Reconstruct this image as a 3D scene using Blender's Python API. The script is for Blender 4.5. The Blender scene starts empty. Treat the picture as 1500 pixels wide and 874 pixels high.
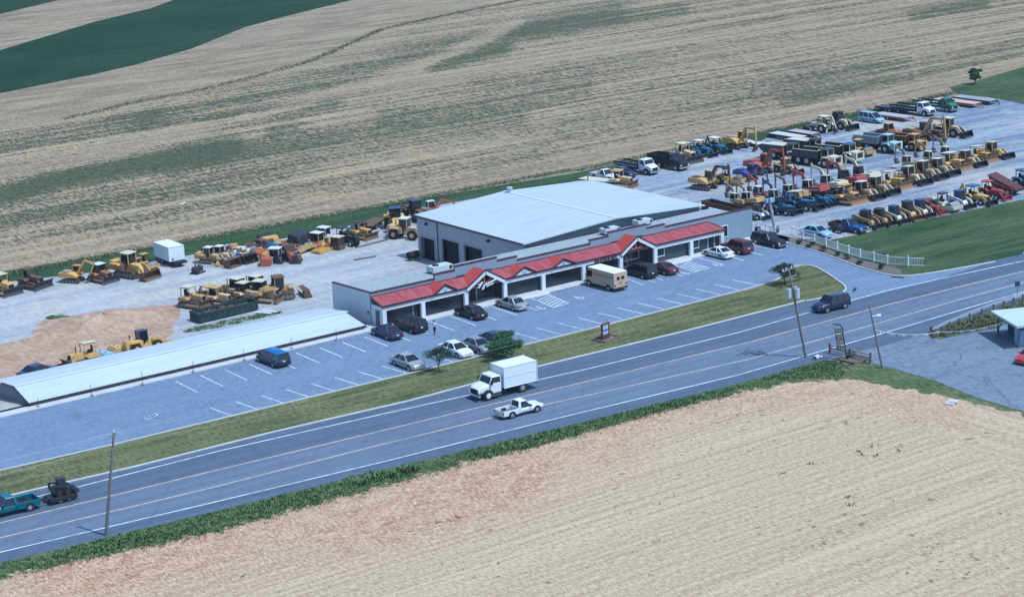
import bpy, bmesh, math, random
import numpy as np
from mathutils import Vector, Matrix, Euler

random.seed(7)
PI = math.pi
scene = bpy.context.scene
COL = scene.collection

# ------------------------------------------------------------------ camera
CAM = Vector((-131.01206772752934, -204.1761007668326, 66.74937269632017))
ROT = Euler((1.3111029339819684, 0.03938044936356271, -0.6486128897671658), 'XYZ')
FPX = 3151.502703422554           # focal length in pixels of the 1500 wide photograph
RM = ROT.to_matrix()
cam_d = bpy.data.cameras.new('camera'); cam = bpy.data.objects.new('camera', cam_d); COL.objects.link(cam)
cam.location = CAM; cam.rotation_euler = ROT
cam_d.sensor_width = 36; cam_d.lens = 36 * FPX / 1500; cam_d.clip_start = 1; cam_d.clip_end = 6000
scene.camera = cam

# ------------------------------------------------------------------ terrain: the yard lies lower than the road
YA, YB, LOW = 1.0, 22.0, -2.6
def g(y):
    if y <= YA: return 0.0
    if y >= YB: return LOW
    return LOW * (y - YA) / (YB - YA)
def at(px, py, z=0.0):
    d = RM @ Vector(((px - 750) / FPX, -(py - 437) / FPX, -1)); t = (z - CAM.z) / d.z
    return CAM + d * t
def T(px, py):
    z = 0.0
    for k in range(40):
        p = at(px, py, z); z = .5 * z + .5 * g(p.y)
    return Vector((p.x, p.y, g(p.y)))
def XY(pts): return [(T(*p).x, T(*p).y) for p in pts]

# ------------------------------------------------------------------ light, sky, colour
SUN = Vector((2.2, -4.93, 10.0)).normalized()
world = bpy.data.worlds.new('World'); scene.world = world; world.use_nodes = True
wn = world.node_tree.nodes; wl = world.node_tree.links
sky = wn.new('ShaderNodeTexSky'); sky.sky_type = 'NISHITA'; sky.sun_disc = False
sky.sun_elevation = math.asin(SUN.z); sky.sun_rotation = math.atan2(SUN.x, SUN.y)
sky.dust_density = 1.5
wl.new(sky.outputs[0], wn['Background'].inputs[0]); wn['Background'].inputs[1].default_value = 0.15
sd = bpy.data.lights.new('sun', 'SUN'); sd.energy = 3.6; sd.angle = math.radians(.53); sd.color = (1, .96, .9)
so = bpy.data.objects.new('sun', sd); COL.objects.link(so); so.rotation_euler = SUN.to_track_quat('Z', 'Y').to_euler()
vs = scene.view_settings
vs.view_transform = 'Standard'; vs.look = 'None'; vs.gamma = 1; vs.exposure = 0.03; vs.use_curve_mapping = False
vs.use_white_balance = True; vs.white_balance_temperature = 4950; vs.white_balance_tint = 4
scene.render.engine = 'CYCLES'
scene.cycles.max_bounces = 4; scene.cycles.diffuse_bounces = 2; scene.cycles.glossy_bounces = 2
scene.cycles.caustics_reflective = False; scene.cycles.caustics_refractive = False

# ------------------------------------------------------------------ materials
class NT:
    def __init__(s, name):
        s.m = bpy.data.materials.new(name); s.m.use_nodes = True
        s.n = s.m.node_tree.nodes; s.l = s.m.node_tree.links; s.b = s.n['Principled BSDF']
        s.tc = s.n.new('ShaderNodeTexCoord')
    def add(s, t, **kw):
        x = s.n.new(t)
        for k, v in kw.items(): setattr(x, k, v)
        return x
    def put(s, sock, v):
        if hasattr(v, 'bl_idname') or hasattr(v, 'is_linked'): s.l.new(v, sock)
        else: sock.default_value = v
    def coords(s, scale=(1, 1, 1), rot=(0, 0, 0), coord='Object'):
        mp = s.add('ShaderNodeMapping'); s.l.new(s.tc.outputs[coord], mp.inputs[0])
        mp.inputs['Scale'].default_value = scale; mp.inputs['Rotation'].default_value = rot
        return mp.outputs[0]
    def noise(s, sc, det=3, rough=.55, vec=None, dist=0):
        x = s.add('ShaderNodeTexNoise'); x.inputs['Scale'].default_value = sc; x.inputs['Detail'].default_value = det
        x.inputs['Roughness'].default_value = rough; x.inputs['Distortion'].default_value = dist
        s.l.new(vec or s.tc.outputs['Object'], x.inputs['Vector']); return x.outputs[0]
    def ramp(s, fac, lo, hi, a=0.0, b=1.0):
        x = s.add('ShaderNodeMapRange'); s.l.new(fac, x.inputs[0])
        for i, v in enumerate((lo, hi, a, b)): x.inputs[i + 1].default_value = v
        return x.outputs[0]
    def math(s, op, a, b=0.0):
        x = s.add('ShaderNodeMath', operation=op); s.put(x.inputs[0], a); s.put(x.inputs[1], b); return x.outputs[0]
    def mix(s, fac, a, b, mode='MIX'):
        x = s.add('ShaderNodeMix', data_type='RGBA', blend_type=mode, clamp_factor=True)
        s.put(x.inputs[0], fac)
        for sock, v in ((x.inputs[6], a), (x.inputs[7], b)):
            if isinstance(v, tuple): sock.default_value = (*v, 1)
            else: s.l.new(v, sock)
        return x.outputs[2]
    def attr(s, name): return s.add('ShaderNodeAttribute', attribute_name=name).outputs['Fac']
    def out(s, col, rough=.9, spec=.3, metal=0, bump=None, bstr=.4, bdist=.05, coat=0):
        s.put(s.b.inputs['Base Color'], (*col, 1) if isinstance(col, tuple) else col)
        s.put(s.b.inputs['Roughness'], rough); s.b.inputs['Specular IOR Level'].default_value = spec
        s.b.inputs['Metallic'].default_value = metal; s.b.inputs['Coat Weight'].default_value = coat
        if bump is not None:
            x = s.add('ShaderNodeBump'); x.inputs['Strength'].default_value = bstr; x.inputs['Distance'].default_value = bdist
            s.l.new(bump, x.inputs['Height']); s.l.new(x.outputs[0], s.b.inputs['Normal'])
        return s.m

def vary(c, k): return tuple(min(.95, max(0, v * k)) for v in c)
MC = {}
def paint(name, c, rough=.35, coat=.3, dirt=.25, spec=.5, sc=1.3, metal=0):
    if name in MC: return MC[name]
    t = NT(name); n = t.noise(sc, 4, .65)
    f = t.ramp(n, .42, .75, 0, dirt)
    dirtc = tuple(v * .35 + d * .55 for v, d in zip(c, (.16, .14, .11)))
    col = t.mix(f, c, dirtc)
    MC[name] = t.out(col, t.ramp(n, .35, .75, rough, min(.95, rough + .3)), spec, metal, coat=coat)
    return MC[name]
def flat(name, c, rough=.8, amt=.25, sc=2.0, spec=.3, metal=0, stretch=(1, 1, 1), bump=0):
    if name in MC: return MC[name]
    t = NT(name); v = t.coords(stretch); n = t.noise(sc, 5, .6, v); n2 = t.noise(sc * 9, 3, .6, v)
    f = t.math('ADD', t.math('MULTIPLY', n, .65), t.math('MULTIPLY', n2, .35))
    col = t.mix(t.ramp(f, .3, .7), vary(c, 1 - amt), vary(c, 1 + amt))
    MC[name] = t.out(col, rough, spec, metal, n2 if bump else None, bump or .1)
    return MC[name]
GLASS = NT('dark_glass').out((.012, .016, .02), .06, .6)
RUB = flat('tyre_rubber', (.025, .024, .023), .85, .4, 6)
RIM = flat('wheel_metal', (.45, .45, .46), .35, .15, 5, .5, .6)
DARK = flat('dark_underbody', (.02, .02, .022), .8, .3, 3)
STEEL = flat('worn_steel', (.20, .19, .18), .5, .35, 2, .5, .5)
RUST = flat('rusty_steel', (.16, .075, .04), .85, .4, 2)
TRACK = flat('track_steel', (.075, .06, .05), .8, .4, 4)
LAMPW = NT('headlamp_lens').out((.75, .76, .78), .12, .6)
LAMPR = NT('tail_lamp_lens').out((.35, .015, .015), .18, .6)
PLATE = NT('licence_plate').out((.7, .7, .68), .5)
CHROME = NT('bright_trim').out((.6, .61, .62), .22, .5, .9)
WOOD = flat('weathered_wood', (.17, .125, .09), .9, .3, 2, stretch=(3, 3, .3))
POLEW = flat('utility_pole_wood', (.185, .175, .165), .9, .3, 2, stretch=(4, 4, .3))
CONC = flat('pale_concrete', (.52, .50, .47), .9, .14, .6, bump=.1)
WHITE = flat('white_paint', (.78, .78, .77), .55, .05, .7)
SEAT = flat('black_vinyl', (.02, .02, .02), .6, .2, 3)

# ------------------------------------------------------------------ mesh builder
class MB:
    def __init__(s): s.v = []; s.f = []
    def quad(s, *p):
        i = len(s.v); s.v += [Vector(x) for x in p]; s.f.append(tuple(range(i, i + len(p)))); return s
    def hexa(s, p):      # p: 4 bottom then 4 top, both counter-clockwise from above
        i = len(s.v); s.v += [Vector(x) for x in p]
        s.f += [tuple(i + k for k in q) for q in ((3, 2, 1, 0), (4, 5, 6, 7), (0, 1, 5, 4), (1, 2, 6, 5), (2, 3, 7, 6), (3, 0, 4, 7))]
        return s
    def box(s, x0, x1, y0, y1, z0, z1, tx=0, ty=0):
        return s.hexa([(x0, y0, z0), (x1, y0, z0), (x1, y1, z0), (x0, y1, z0), (x0 + tx, y0 + ty, z1), (x1 - tx, y0 + ty, z1), (x1 - tx, y1 - ty, z1), (x0 + tx, y1 - ty, z1)])
    def prism(s, prof, y0, y1):      # profile in x,z (counter-clockwise seen from -y), pushed from y0 to y1
        n = len(prof); i = len(s.v)
        s.v += [Vector((x, y0, z)) for x, z in prof] + [Vector((x, y1, z)) for x, z in prof]
        s.f.append(tuple(range(i, i + n))); s.f.append(tuple(range(i + 2 * n - 1, i + n - 1, -1)))
        s.f += [(i + (k + 1) % n, i + k, i + n + k, i + n + (k + 1) % n) for k in range(n)]
        return s
    def beam(s, a, b, w, h=None, w2=None, h2=None):
        a, b = Vector(a), Vector(b); d = (b - a).normalized(); h = h or w; w2 = w2 or w; h2 = h2 or h
        up = Vector((0, 0, 1)) if abs(d.z) < .95 else Vector((1, 0, 0))
        sx = d.cross(up).normalized(); uz = sx.cross(d)
        r = lambda p, ww, hh: [p - sx * ww / 2 - uz * hh / 2, p + sx * ww / 2 - uz * hh / 2, p + sx * ww / 2 + uz * hh / 2, p - sx * ww / 2 + uz * hh / 2]
        i = len(s.v); s.v += r(a, w, h) + r(b, w2, h2)
        s.f += [tuple(i + k for k in q) for q in ((0, 1, 2, 3), (7, 6, 5, 4), (1, 0, 4, 5), (2, 1, 5, 6), (3, 2, 6, 7), (0, 3, 7, 4))]
        return s
    def cyl(s, a, b, r, r2=None, n=12):
        a, b = Vector(a), Vector(b); d = (b - a).normalized(); r2 = r if r2 is None else r2
        up = Vector((0, 0, 1)) if abs(d.z) < .95 else Vector((1, 0, 0))
        sx = d.cross(up).normalized(); uy = sx.cross(d); i = len(s.v)
        for p, rr in ((a, r), (b, r2)):
            s.v += [p + (sx * math.cos(2 * PI * k / n) + uy * math.sin(2 * PI * k / n)) * rr for k in range(n)]
        s.f += [(i + k, i + n + k, i + n + (k + 1) % n, i + (k + 1) % n) for k in range(n)]
        s.f.append(tuple(i + k for k in range(n))); s.f.append(tuple(i + n + k for k in range(n - 1, -1, -1)))
        return s
    def path(s, pts, w, h=None):
        for a, b in zip(pts, pts[1:]): s.beam(a, b, w, h)
        return s
    def loft(s, rings):
        i = len(s.v); n = len(rings[0])
        for r in rings: s.v += [Vector(p) for p in r]
        for a in range(len(rings) - 1):
            for k in range(n): s.f.append((i + a * n + k, i + a * n + (k + 1) % n, i + (a + 1) * n + (k + 1) % n, i + (a + 1) * n + k))
        s.f.append(tuple(i + k for k in range(n - 1, -1, -1))); s.f.append(tuple(i + (len(rings) - 1) * n + k for k in range(n)))
        return s
    def move(s, M):
        s.v = [M @ p for p in s.v]; return s
    def grime(s): return s
    def build(s, name, mat, parent=None, smooth=0, bevel=0):
        me = bpy.data.meshes.new(name); me.from_pydata([tuple(p) for p in s.v], [], s.f)
        bm = bmesh.new(); bm.from_mesh(me); bmesh.ops.recalc_face_normals(bm, faces=bm.faces[:]); bm.to_mesh(me); bm.free()
        if mat: me.materials.append(mat)
        o = bpy.data.objects.new(name, me); COL.objects.link(o)
        if parent is not None: o.parent = parent
        if smooth:
            for p in me.polygons: p.use_smooth = True
            me.set_sharp_from_angle(angle=math.radians(smooth))
        if bevel:
            b = o.modifiers.new('bevel', 'BEVEL'); b.width = bevel; b.segments = 2; b.limit_method = 'ANGLE'
        return o

def merge(o, mb, mat):
    '''add more surface to a finished mesh, with a second material'''
    me = o.data; bm = bmesh.new(); bm.from_mesh(me); n = len(me.materials); me.materials.append(mat)
    V_ = [bm.verts.new(p) for p in mb.v]
    for f in mb.f:
        try: bm.faces.new([V_[i] for i in f]).material_index = n
        except ValueError: pass
    bm.to_mesh(me); bm.free()
def tag(o, label=None, cat=None, group=None, kind=None):
    if label: o['label'] = label
    if cat: o['category'] = cat
    if group: o['group'] = group
    if kind: o['kind'] = kind
    return o
def thing(name, label, cat, loc=(0, 0, 0), heading=0.0, group=None, tilt=False, sc=1.0):
    o = bpy.data.objects.new(name, None); COL.objects.link(o); o.empty_display_size = .3
    place(o, loc, heading, tilt, sc); tag(o, label, cat, group); return o
def place(o, loc, heading=0.0, tilt=False, sc=1.0):
    o.location = loc; h = math.radians(heading); o.scale = (sc, sc, sc)
    if tilt:
        s = (g(loc[1] + .5) - g(loc[1] - .5)); nrm = Vector((0, -s, 1)).normalized()
        fx = Vector((math.cos(h), math.sin(h), 0)); fx = (fx - nrm * fx.dot(nrm)).normalized()
        o.rotation_euler = Matrix((fx, nrm.cross(fx), nrm)).transposed().to_euler()
    else: o.rotation_euler = (0, 0, h)
KIDS = {}
def copy_thing(src, loc, heading, label, group=None, tilt=False, sc=1.0):
    c = src.copy(); COL.objects.link(c); place(c, loc, heading, tilt, sc)
    for ch in src.children:
        d = ch.copy(); COL.objects.link(d); d.parent = c
        for gch in ch.children:
            e = gch.copy(); COL.objects.link(e); e.parent = d
    if label: c['label'] = label
    if group: c['group'] = group
    return c
# ================================================================== THE SETTING
def sheet(name, poly, level, mat, kind='structure', cuts=()):
    bm = bmesh.new(); vs_ = [bm.verts.new((x, y, 0)) for x, y in poly]; bm.faces.new(vs_)
    bmesh.ops.triangulate(bm, faces=bm.faces[:])
    for yy in (YA, YB) + tuple(cuts):
        bmesh.ops.bisect_plane(bm, geom=bm.verts[:] + bm.edges[:] + bm.faces[:], plane_co=(0, yy, 0), plane_no=(0, 1, 0))
    for v in bm.verts: v.co.z = g(v.co.y) + level * .004
    bm.normal_update()
    for f in bm.faces:
        if f.normal.z < 0: f.normal_flip()
    me = bpy.data.meshes.new(name); bm.to_mesh(me); bm.free(); me.materials.append(mat)
    o = bpy.data.objects.new(name, me); COL.objects.link(o); tag(o, kind=kind); return o
def strip(mb, pts, w, z0=.0, h=.0):
    """ribbon (h=0) or kerb of width w along points x,y (left edge on the points, growing to the right)"""
    P = [Vector((p[0], p[1])) for p in pts]; L = []
    for k, p in enumerate(P):
        d = (P[min(k + 1, len(P) - 1)] - P[max(k - 1, 0)]).normalized(); n = Vector((d.y, -d.x)); L.append((p, p + n * w))
    for (a, b), (c, d) in zip(L, L[1:]):
        q = [(*a, z0), (*b, z0), (*d, z0), (*c, z0)]
        if h: mb.hexa([(*b, -.1), (*a, -.1), (*c, -.1), (*d, -.1), (*b, h), (*a, h), (*c, h), (*d, h)])
        else: mb.quad(*q)
def smooth_line(pts, k=3):
    P = np.array(pts, float)
    for _ in range(k):
        Q = [P[0]]
        for a, b in zip(P, P[1:]): Q += [.75 * a + .25 * b, .25 * a + .75 * b]
        P = np.array(Q + [P[-1]])
    return [tuple(p) for p in P]

# ---- materials of the ground
t = NT('stubble_field_soil')
weed = t.attr('weed')
vg = t.coords((4.2, .85, 1)); vr = t.coords((.012, .36, 1), (0, 0, .015)); vp = t.coords((.25, .12, 1)); v3 = t.coords((.010, .045, 1), (0, 0, .12))
grain = t.noise(1.0, 2, .55, vg); sxyz = t.add('ShaderNodeSeparateXYZ'); t.l.new(t.tc.outputs['Object'], sxyz.inputs[0])
bend = t.noise(1.0, 2, .5, t.coords((.007, .009, 1))); yy = t.math('ADD', sxyz.outputs[1], t.math('MULTIPLY', bend, 40.0))
wav = t.math('SINE', t.math('MULTIPLY', yy, 2.15)); wav2 = t.math('SINE', t.math('MULTIPLY', yy, .61))
rowl = t.math('ADD', t.math('MULTIPLY', t.noise(1.0, 2, .5, vr), .9), t.math('ADD', t.math('MULTIPLY', wav, .055), t.math('MULTIPLY', wav2, .022))); patch = t.noise(1.0, 3, .6, vp); big = t.noise(1.0, 3, .55, v3, 1.0)
tex = t.math('ADD', t.math('MULTIPLY', grain, .63), t.math('MULTIPLY', rowl, .38))
wd = t.math('ADD', t.math('MULTIPLY', weed, .13), t.math('ADD', t.math('MULTIPLY', t.ramp(big, .35, .7), .055), t.math('MULTIPLY', t.ramp(patch, .35, .65), .05)))
green = t.ramp(t.math('ADD', tex, wd), .545, .645)
straw = t.mix(t.ramp(tex, .38, .60), (.435, .32, .187), (.17, .125, .075))
straw = t.mix(t.ramp(patch, .4, .68, 0, .4), straw, (.30, .245, .165))
weedc = t.mix(t.ramp(grain, .36, .64), (.105, .115, .058), (.028, .04, .022))
under = t.mix(t.math('MULTIPLY', t.ramp(weed, .1, 1.6), .66), straw, (.075, .10, .05))
M_FIELD = t.out(t.mix(t.math('MULTIPLY', green, .82), under, weedc), .95, .1, 0, grain, .7, .4)

def rowed(name, c1, c2, c3, rows=.33, amt=.5, big=.03):
    t = NT(name); v = t.coords((.06, rows, 1)); a = t.noise(1, 2, .6, v); b = t.noise(1.0, 2, .6, t.coords((3.4, 1.1, 1))); c = t.noise(big, 3, .5)
    f = t.math('ADD', t.math('MULTIPLY', a, amt), t.math('MULTIPLY', b, 1 - amt))
    c3m = t.mix(t.ramp(b, .4, .6), vary(c3, .65), vary(c3, 1.25))
    col = t.mix(t.ramp(f, .40, .60), c1, c2); col = t.mix(t.ramp(c, .45, .7, 0, .6), col, c3m)
    return t.out(col, .95, .1, 0, b, .8, .2)
M_CROP = rowed('green_crop', (.008, .026, .011), (.022, .052, .021), (.042, .07, .03), .3, .35)
M_STRAW = rowed('pale_stubble', (.185, .143, .087), (.36, .278, .17), (.288, .223, .139), .3, .5)
M_VERGE = rowed('mown_verge_grass', (.062, .077, .03), (.16, .16, .066), (.195, .175, .08), .75, .5, .12)
M_LAWN = rowed('mown_lawn_grass', (.026, .056, .022), (.07, .102, .04), (.10, .12, .053), .5, .75, .06)
M_BANK = rowed('rough_bank_grass', (.04, .07, .024), (.125, .15, .058), (.25, .22, .125), .6, .3, .2)
M_NSTRIP = rowed('yard_edge_grass', (.022, .05, .02), (.055, .085, .032), (.07, .10, .04), .5, .5, .1)

t = NT('tilled_soil')
head = t.attr('head'); orange = t.attr('orange')
va = t.coords((.016, 2.1, 1), (0, 0, .02)); vb = t.coords((1.7, .02, 1), (0, 0, .02))
ra = t.noise(1.0, 2, .5, va); rb = t.noise(1.0, 2, .5, vb)
rows = t.mix(head, ra, rb)
spk = t.noise(1.0, 2, .65, t.coords((4.2, 1.6, 1))); big = t.noise(.05, 4, .6, None, .8); mid = t.noise(.5, 4, .7)
rowf = t.math('ADD', t.math('MULTIPLY', rows, .36), t.math('MULTIPLY', spk, .64))
pale = t.mix(t.ramp(rowf, .40, .60), (.355, .25, .15), (.56, .42, .265))
warm = t.mix(t.ramp(t.math('ADD', t.math('MULTIPLY', spk, .6), t.math('MULTIPLY', mid, .4)), .41, .59), (.31, .163, .085), (.575, .378, .235))
of = t.math('MULTIPLY', orange, t.ramp(big, .3, .6, .45, 1.0))
col = t.mix(of, pale, warm)
stone = t.math('MULTIPLY', t.ramp(t.noise(1.0, 1, .6, t.coords((3.6, 2.0, 1))), .66, .72), t.math('ADD', t.math('MULTIPLY', orange, .55), .28))
col = t.mix(t.math('MULTIPLY', stone, .8), col, (.78, .72, .66))
wd = t.ramp(t.math('ADD', t.noise(.8, 3, .7), t.math('MULTIPLY', t.noise(.07, 2, .5), .35)), .835, .87)
col = t.mix(t.math('MULTIPLY', wd, .75), col, (.10, .11, .055))
M_SOIL = t.out(col, .97, .1, 0, spk, .8, .12)

def gravel(name, c1, c2, c3, track=.5):
    t = NT(name); v = t.coords((.035, .28, 1), (0, 0, .05)); a = t.noise(1, 5, .65, v, .6); b = t.noise(1.0, 2, .6, t.coords((1.8, .8, 1))); c = t.noise(.06, 4, .6, None, .6)
    f = t.math('ADD', t.math('MULTIPLY', a, track), t.math('MULTIPLY', b, 1 - track))
    col = t.mix(t.ramp(c, .38, .62), t.mix(t.ramp(f, .40, .60), c1, c2), t.mix(t.ramp(b, .36, .62), vary(c3, .78), vary(c3, 1.15)))
    return t.out(col, .95, .15, 0, b, .5, .06)
def yard():
    t = NT('crushed_stone_gravel'); v = t.coords((.03, .26, 1), (0, 0, .05)); a = t.noise(1, 4, .6, v, .6); b = t.noise(1.0, 2, .6, t.coords((1.8, .8, 1))); c = t.noise(.05, 4, .6, None, .6)
    f = t.math('ADD', t.math('MULTIPLY', a, .6), t.math('MULTIPLY', b, .4))
    s = t.add('ShaderNodeSeparateXYZ'); t.l.new(t.tc.outputs['Object'], s.inputs[0])
    east = t.ramp(t.math('ADD', s.outputs[0], t.math('MULTIPLY', c, 30.0)), 45, 95)
    pale = t.mix(t.ramp(f, .40, .60), (.30, .30, .305), (.445, .43, .40)); blue = t.mix(t.ramp(f, .40, .60), (.155, .185, .24), (.32, .335, .36))
    col = t.mix(east, pale, blue)
    col = t.mix(t.ramp(t.math('ADD', t.math('MULTIPLY', c, .6), t.math('MULTIPLY', a, .4)), .48, .62, 0, .8), col, t.mix(t.ramp(b, .36, .62), (.37, .335, .275), (.50, .45, .375)))
    return t.out(col, .95, .15, 0, b, .5, .06)
M_GRAVEL = yard()
M_DIRT = gravel('bare_tan_earth', (.34, .21, .13), (.485, .34, .23), (.38, .232, .142), .45)

def asphalt(name, c, amt=.16, streak=.5, crack=0):
    t = NT(name); v = t.coords((.03, .55, 1)); a = t.noise(1, 4, .6, v); b = t.noise(1.0, 2, .6, t.coords((2.6, .95, 1))); c_ = t.noise(.09, 4, .6)
    f = t.math('ADD', t.math('MULTIPLY', a, streak), t.math('MULTIPLY', b, 1 - streak))
    col = t.mix(t.ramp(f, .40, .60), vary(c, 1 - amt), vary(c, 1 + amt))
    col = t.mix(t.ramp(c_, .44, .68, 0, .55), col, vary(c, 1.0 + amt * 1.2))
    if 'road' in name:
        sp = t.add('ShaderNodeSeparateXYZ'); t.l.new(t.tc.outputs['Object'], sp.inputs[0])
        yy = t.math('ADD', sp.outputs[1], t.math('MULTIPLY', sp.outputs[0], .043)); w_ = t.math('SINE', t.math('MULTIPLY', yy, 3.2))
        col = t.mix(t.math('MULTIPLY', t.ramp(w_, .1, .9, 0, .5), t.ramp(a, .35, .6, .4, 1)), col, vary(c, .80))
    oil = t.ramp(t.noise(.55, 2, .5), .65, .75, 0, .55); col = t.mix(oil, col, vary(c, .62))
    scuff = t.ramp(t.noise(1.0, 3, .6, t.coords((.02, .9, 1), (0, 0, .03)), ), .58, .72, 0, .4); col = t.mix(scuff, col, vary(c, .80))
    lump = t.ramp(t.noise(.22, 2, .5, None, .4), .60, .64, 0, .22); col = t.mix(lump, col, vary(c, 1.25))
    if crack:
        vo = t.add('ShaderNodeTexVoronoi', feature='DISTANCE_TO_EDGE'); vo.inputs['Scale'].default_value = .11
        nz = t.noise(.6, 3, .6); vm = t.add('ShaderNodeVectorMath', operation='MULTIPLY_ADD')
        t.l.new(t.tc.outputs['Object'], vm.inputs[2]); t.l.new(nz, vm.inputs[0]); vm.inputs[1].default_value = (6, 6, 0)
        t.l.new(vm.outputs[0], vo.inputs['Vector'])
        col = t.mix(t.ramp(vo.outputs['Distance'], .0, .02, crack, 0), col, vary(c, .45))
    return t.out(col, .9, .25, 0, b, .25, .02)
M_LOT = asphalt('worn_parking_asphalt', (.163, .204, .268), .15, .35, .22)
M_ROAD = asphalt('road_asphalt', (.097, .119, .160), .15, .6, .25)
M_ROADL = asphalt('road_asphalt_pale_lane', (.134, .160, .208), .13, .65, .25)
M_GASLOT = asphalt('cracked_old_asphalt', (.165, .19, .225), .2, .35, .8)
def worn(name, c, under):
    t = NT(name); n = t.noise(1.0, 3, .7, t.coords((1.4, 1.4, 1))); m = t.noise(.15, 2, .5)
    f = t.ramp(t.math('ADD', t.math('MULTIPLY', n, .7), t.math('MULTIPLY', m, .3)), .44, .62, 0, .75)
    return t.out(t.mix(f, c, under), .75, .2)
M_LINE = worn('white_road_paint', (.76, .76, .74), (.30, .33, .37))
M_YEL = worn('faded_yellow_road_paint', (.68, .50, .29), (.26, .25, .24))

# ---- base ground
S_ = sheet('ground', [(-900, -900), (1500, -900), (1500, 2200), (-900, 2200)], -8, M_STRAW)

# ---- far field as one gridded sheet with a weed mask along its swales
def polymask(P, lines):
    m = np.zeros(len(P))
    for pts, hw, s in lines:
        pts = np.array(pts, float); best = np.full(len(P), 1e9)
        for a, b in zip(pts, pts[1:]):
            ab = b - a; tt = np.clip(((P - a) @ ab) / (ab @ ab), 0, 1)
            best = np.minimum(best, np.linalg.norm(P - (a + tt[:, None] * ab), axis=1))
        m += s * np.exp(-(best / hw) ** 2)
    return m
def uv_of(x, y, z):      # where a ground point falls in the photograph's frame (used once, to lay out the swales on the ground)
    c = (np.stack([x, y, np.full_like(x, z)], 1) - np.array(CAM)) @ np.array(RM)
    return np.stack([750 + FPX * c[:, 0] / -c[:, 2], 437 - FPX * c[:, 1] / -c[:, 2]], 1)
def grid_sheet(name, x0, x1, y0, y1, st, z, mat, masks, keep=None):
    xs = np.arange(x0, x1 + .1, st); ys = np.arange(y0, y1 + .1, st); X, Y = np.meshgrid(xs, ys)
    x, y = X.ravel(), Y.ravel(); nx, ny = len(xs), len(ys)
    me = bpy.data.meshes.new(name); F = []
    for j in range(ny - 1):
        for i in range(nx - 1):
            k = j * nx + i
            if keep is None or keep(x[k] + st / 2, y[k] + st / 2): F.append((k, k + 1, k + nx + 1, k + nx))
    me.from_pydata(np.stack([x, y, np.full_like(x, z)], 1).tolist(), [], F)
    P = uv_of(x, y, z)
    for an, lines in masks.items():
        a = me.attributes.new(an, 'FLOAT', 'POINT')
        a.data.foreach_set('value', (lines(x, y) if callable(lines) else polymask(P, lines)).astype(np.float32))
    me.materials.append(mat); o = bpy.data.objects.new(name, me); COL.objects.link(o); tag(o, kind='structure'); return o
WEED = [([(0, 288), (80, 264), (170, 247), (260, 229), (340, 214)], 13, 2.0), ([(250, 242), (400, 222), (520, 206), (650, 190), (760, 176)], 20, .75),
        ([(310, 184), (400, 166), (490, 149)], 11, 1.15), ([(200, 180), (320, 150), (450, 122), (560, 96), (700, 56), (900, 15)], 18, .6),
        ([(630, 99), (680, 86), (740, 72)], 9, 1.3), ([(750, 48), (880, 30), (1000, 12)], 13, .7), ([(395, 193), (435, 184)], 8, .9),
        ([(1340, 22), (1440, 5)], 10, .9), ([(560, 172), (700, 158), (860, 130)], 14, .6), ([(0, 212), (120, 190), (230, 165)], 13, .6),
        ([(700, 110), (900, 80), (1150, 40)], 20, .4), ([(800, 190), (1000, 150), (1300, 95)], 25, .35), ([(0, 330), (200, 290), (420, 262)], 18, .35),
        ([(100, 350), (500, 282), (800, 232)], 12, .35), ([(1150, 150), (1350, 108), (1500, 70)], 12, .5),
        ([(0, 255), (150, 225), (300, 188), (450, 150), (600, 105), (760, 34)], 7, -1.3), ([(560, 127), (700, 106), (900, 72), (1200, 30)], 8, -.9),
        ([(0, 383), (300, 336), (600, 281), (900, 228), (1200, 168), (1500, 100)], 9, -1.2), ([(0, 385), (300, 338)], 14, -.6), ([(0, 180), (200, 140), (400, 100), (560, 50)], 18, -1.0)]
FZ = LOW + .012
grid_sheet('stubble_field', -60, 330, 63.5, 440, 2.5, FZ, M_FIELD, {'weed': WEED})
def lowpoly(pts): return [(at(px, py, LOW).x, at(px, py, LOW).y) for px, py in pts]
sheet('pale_stubble_field', lowpoly([(-200, 190), (0, 190), (100, 174), (200, 151), (300, 131), (400, 107), (455, 90), (510, 66), (560, 43), (640, 25), (780, -4), (1000, -45), (1000, -110), (400, -110), (-200, -60)]), 8, M_STRAW)
sheet('green_crop_field', lowpoly([(-200, 185), (0, 137), (130, 111), (200, 95), (280, 72), (360, 40), (420, 24), (530, -3), (600, -18), (520, -60), (350, -35), (220, 13), (140, 32), (0, 74), (-150, 105)]), 10, M_CROP)
sheet('green_crop_strip', lowpoly([(-200, 62), (0, 21), (85, 1), (200, -25), (100, -60), (-200, -30)]), 10, M_CROP)
sheet('grass_field', lowpoly([(1390, 128), (1420, 122), (1500, 98), (1620, 76), (1700, 120), (1640, 200), (1500, 153), (1448, 142), (1405, 140)]), 9, M_LAWN)
EDGE = lowpoly([(-60, 426), (18, 412), (60, 407.5), (121, 400.5), (200, 389), (281, 373), (360, 359.5), (440, 345), (520, 329), (600, 308), (700, 290), (870, 261), (1000, 236), (1111, 209.5), (1123, 202), (1185, 190), (1250, 178), (1320, 157), (1380, 146)])
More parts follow.
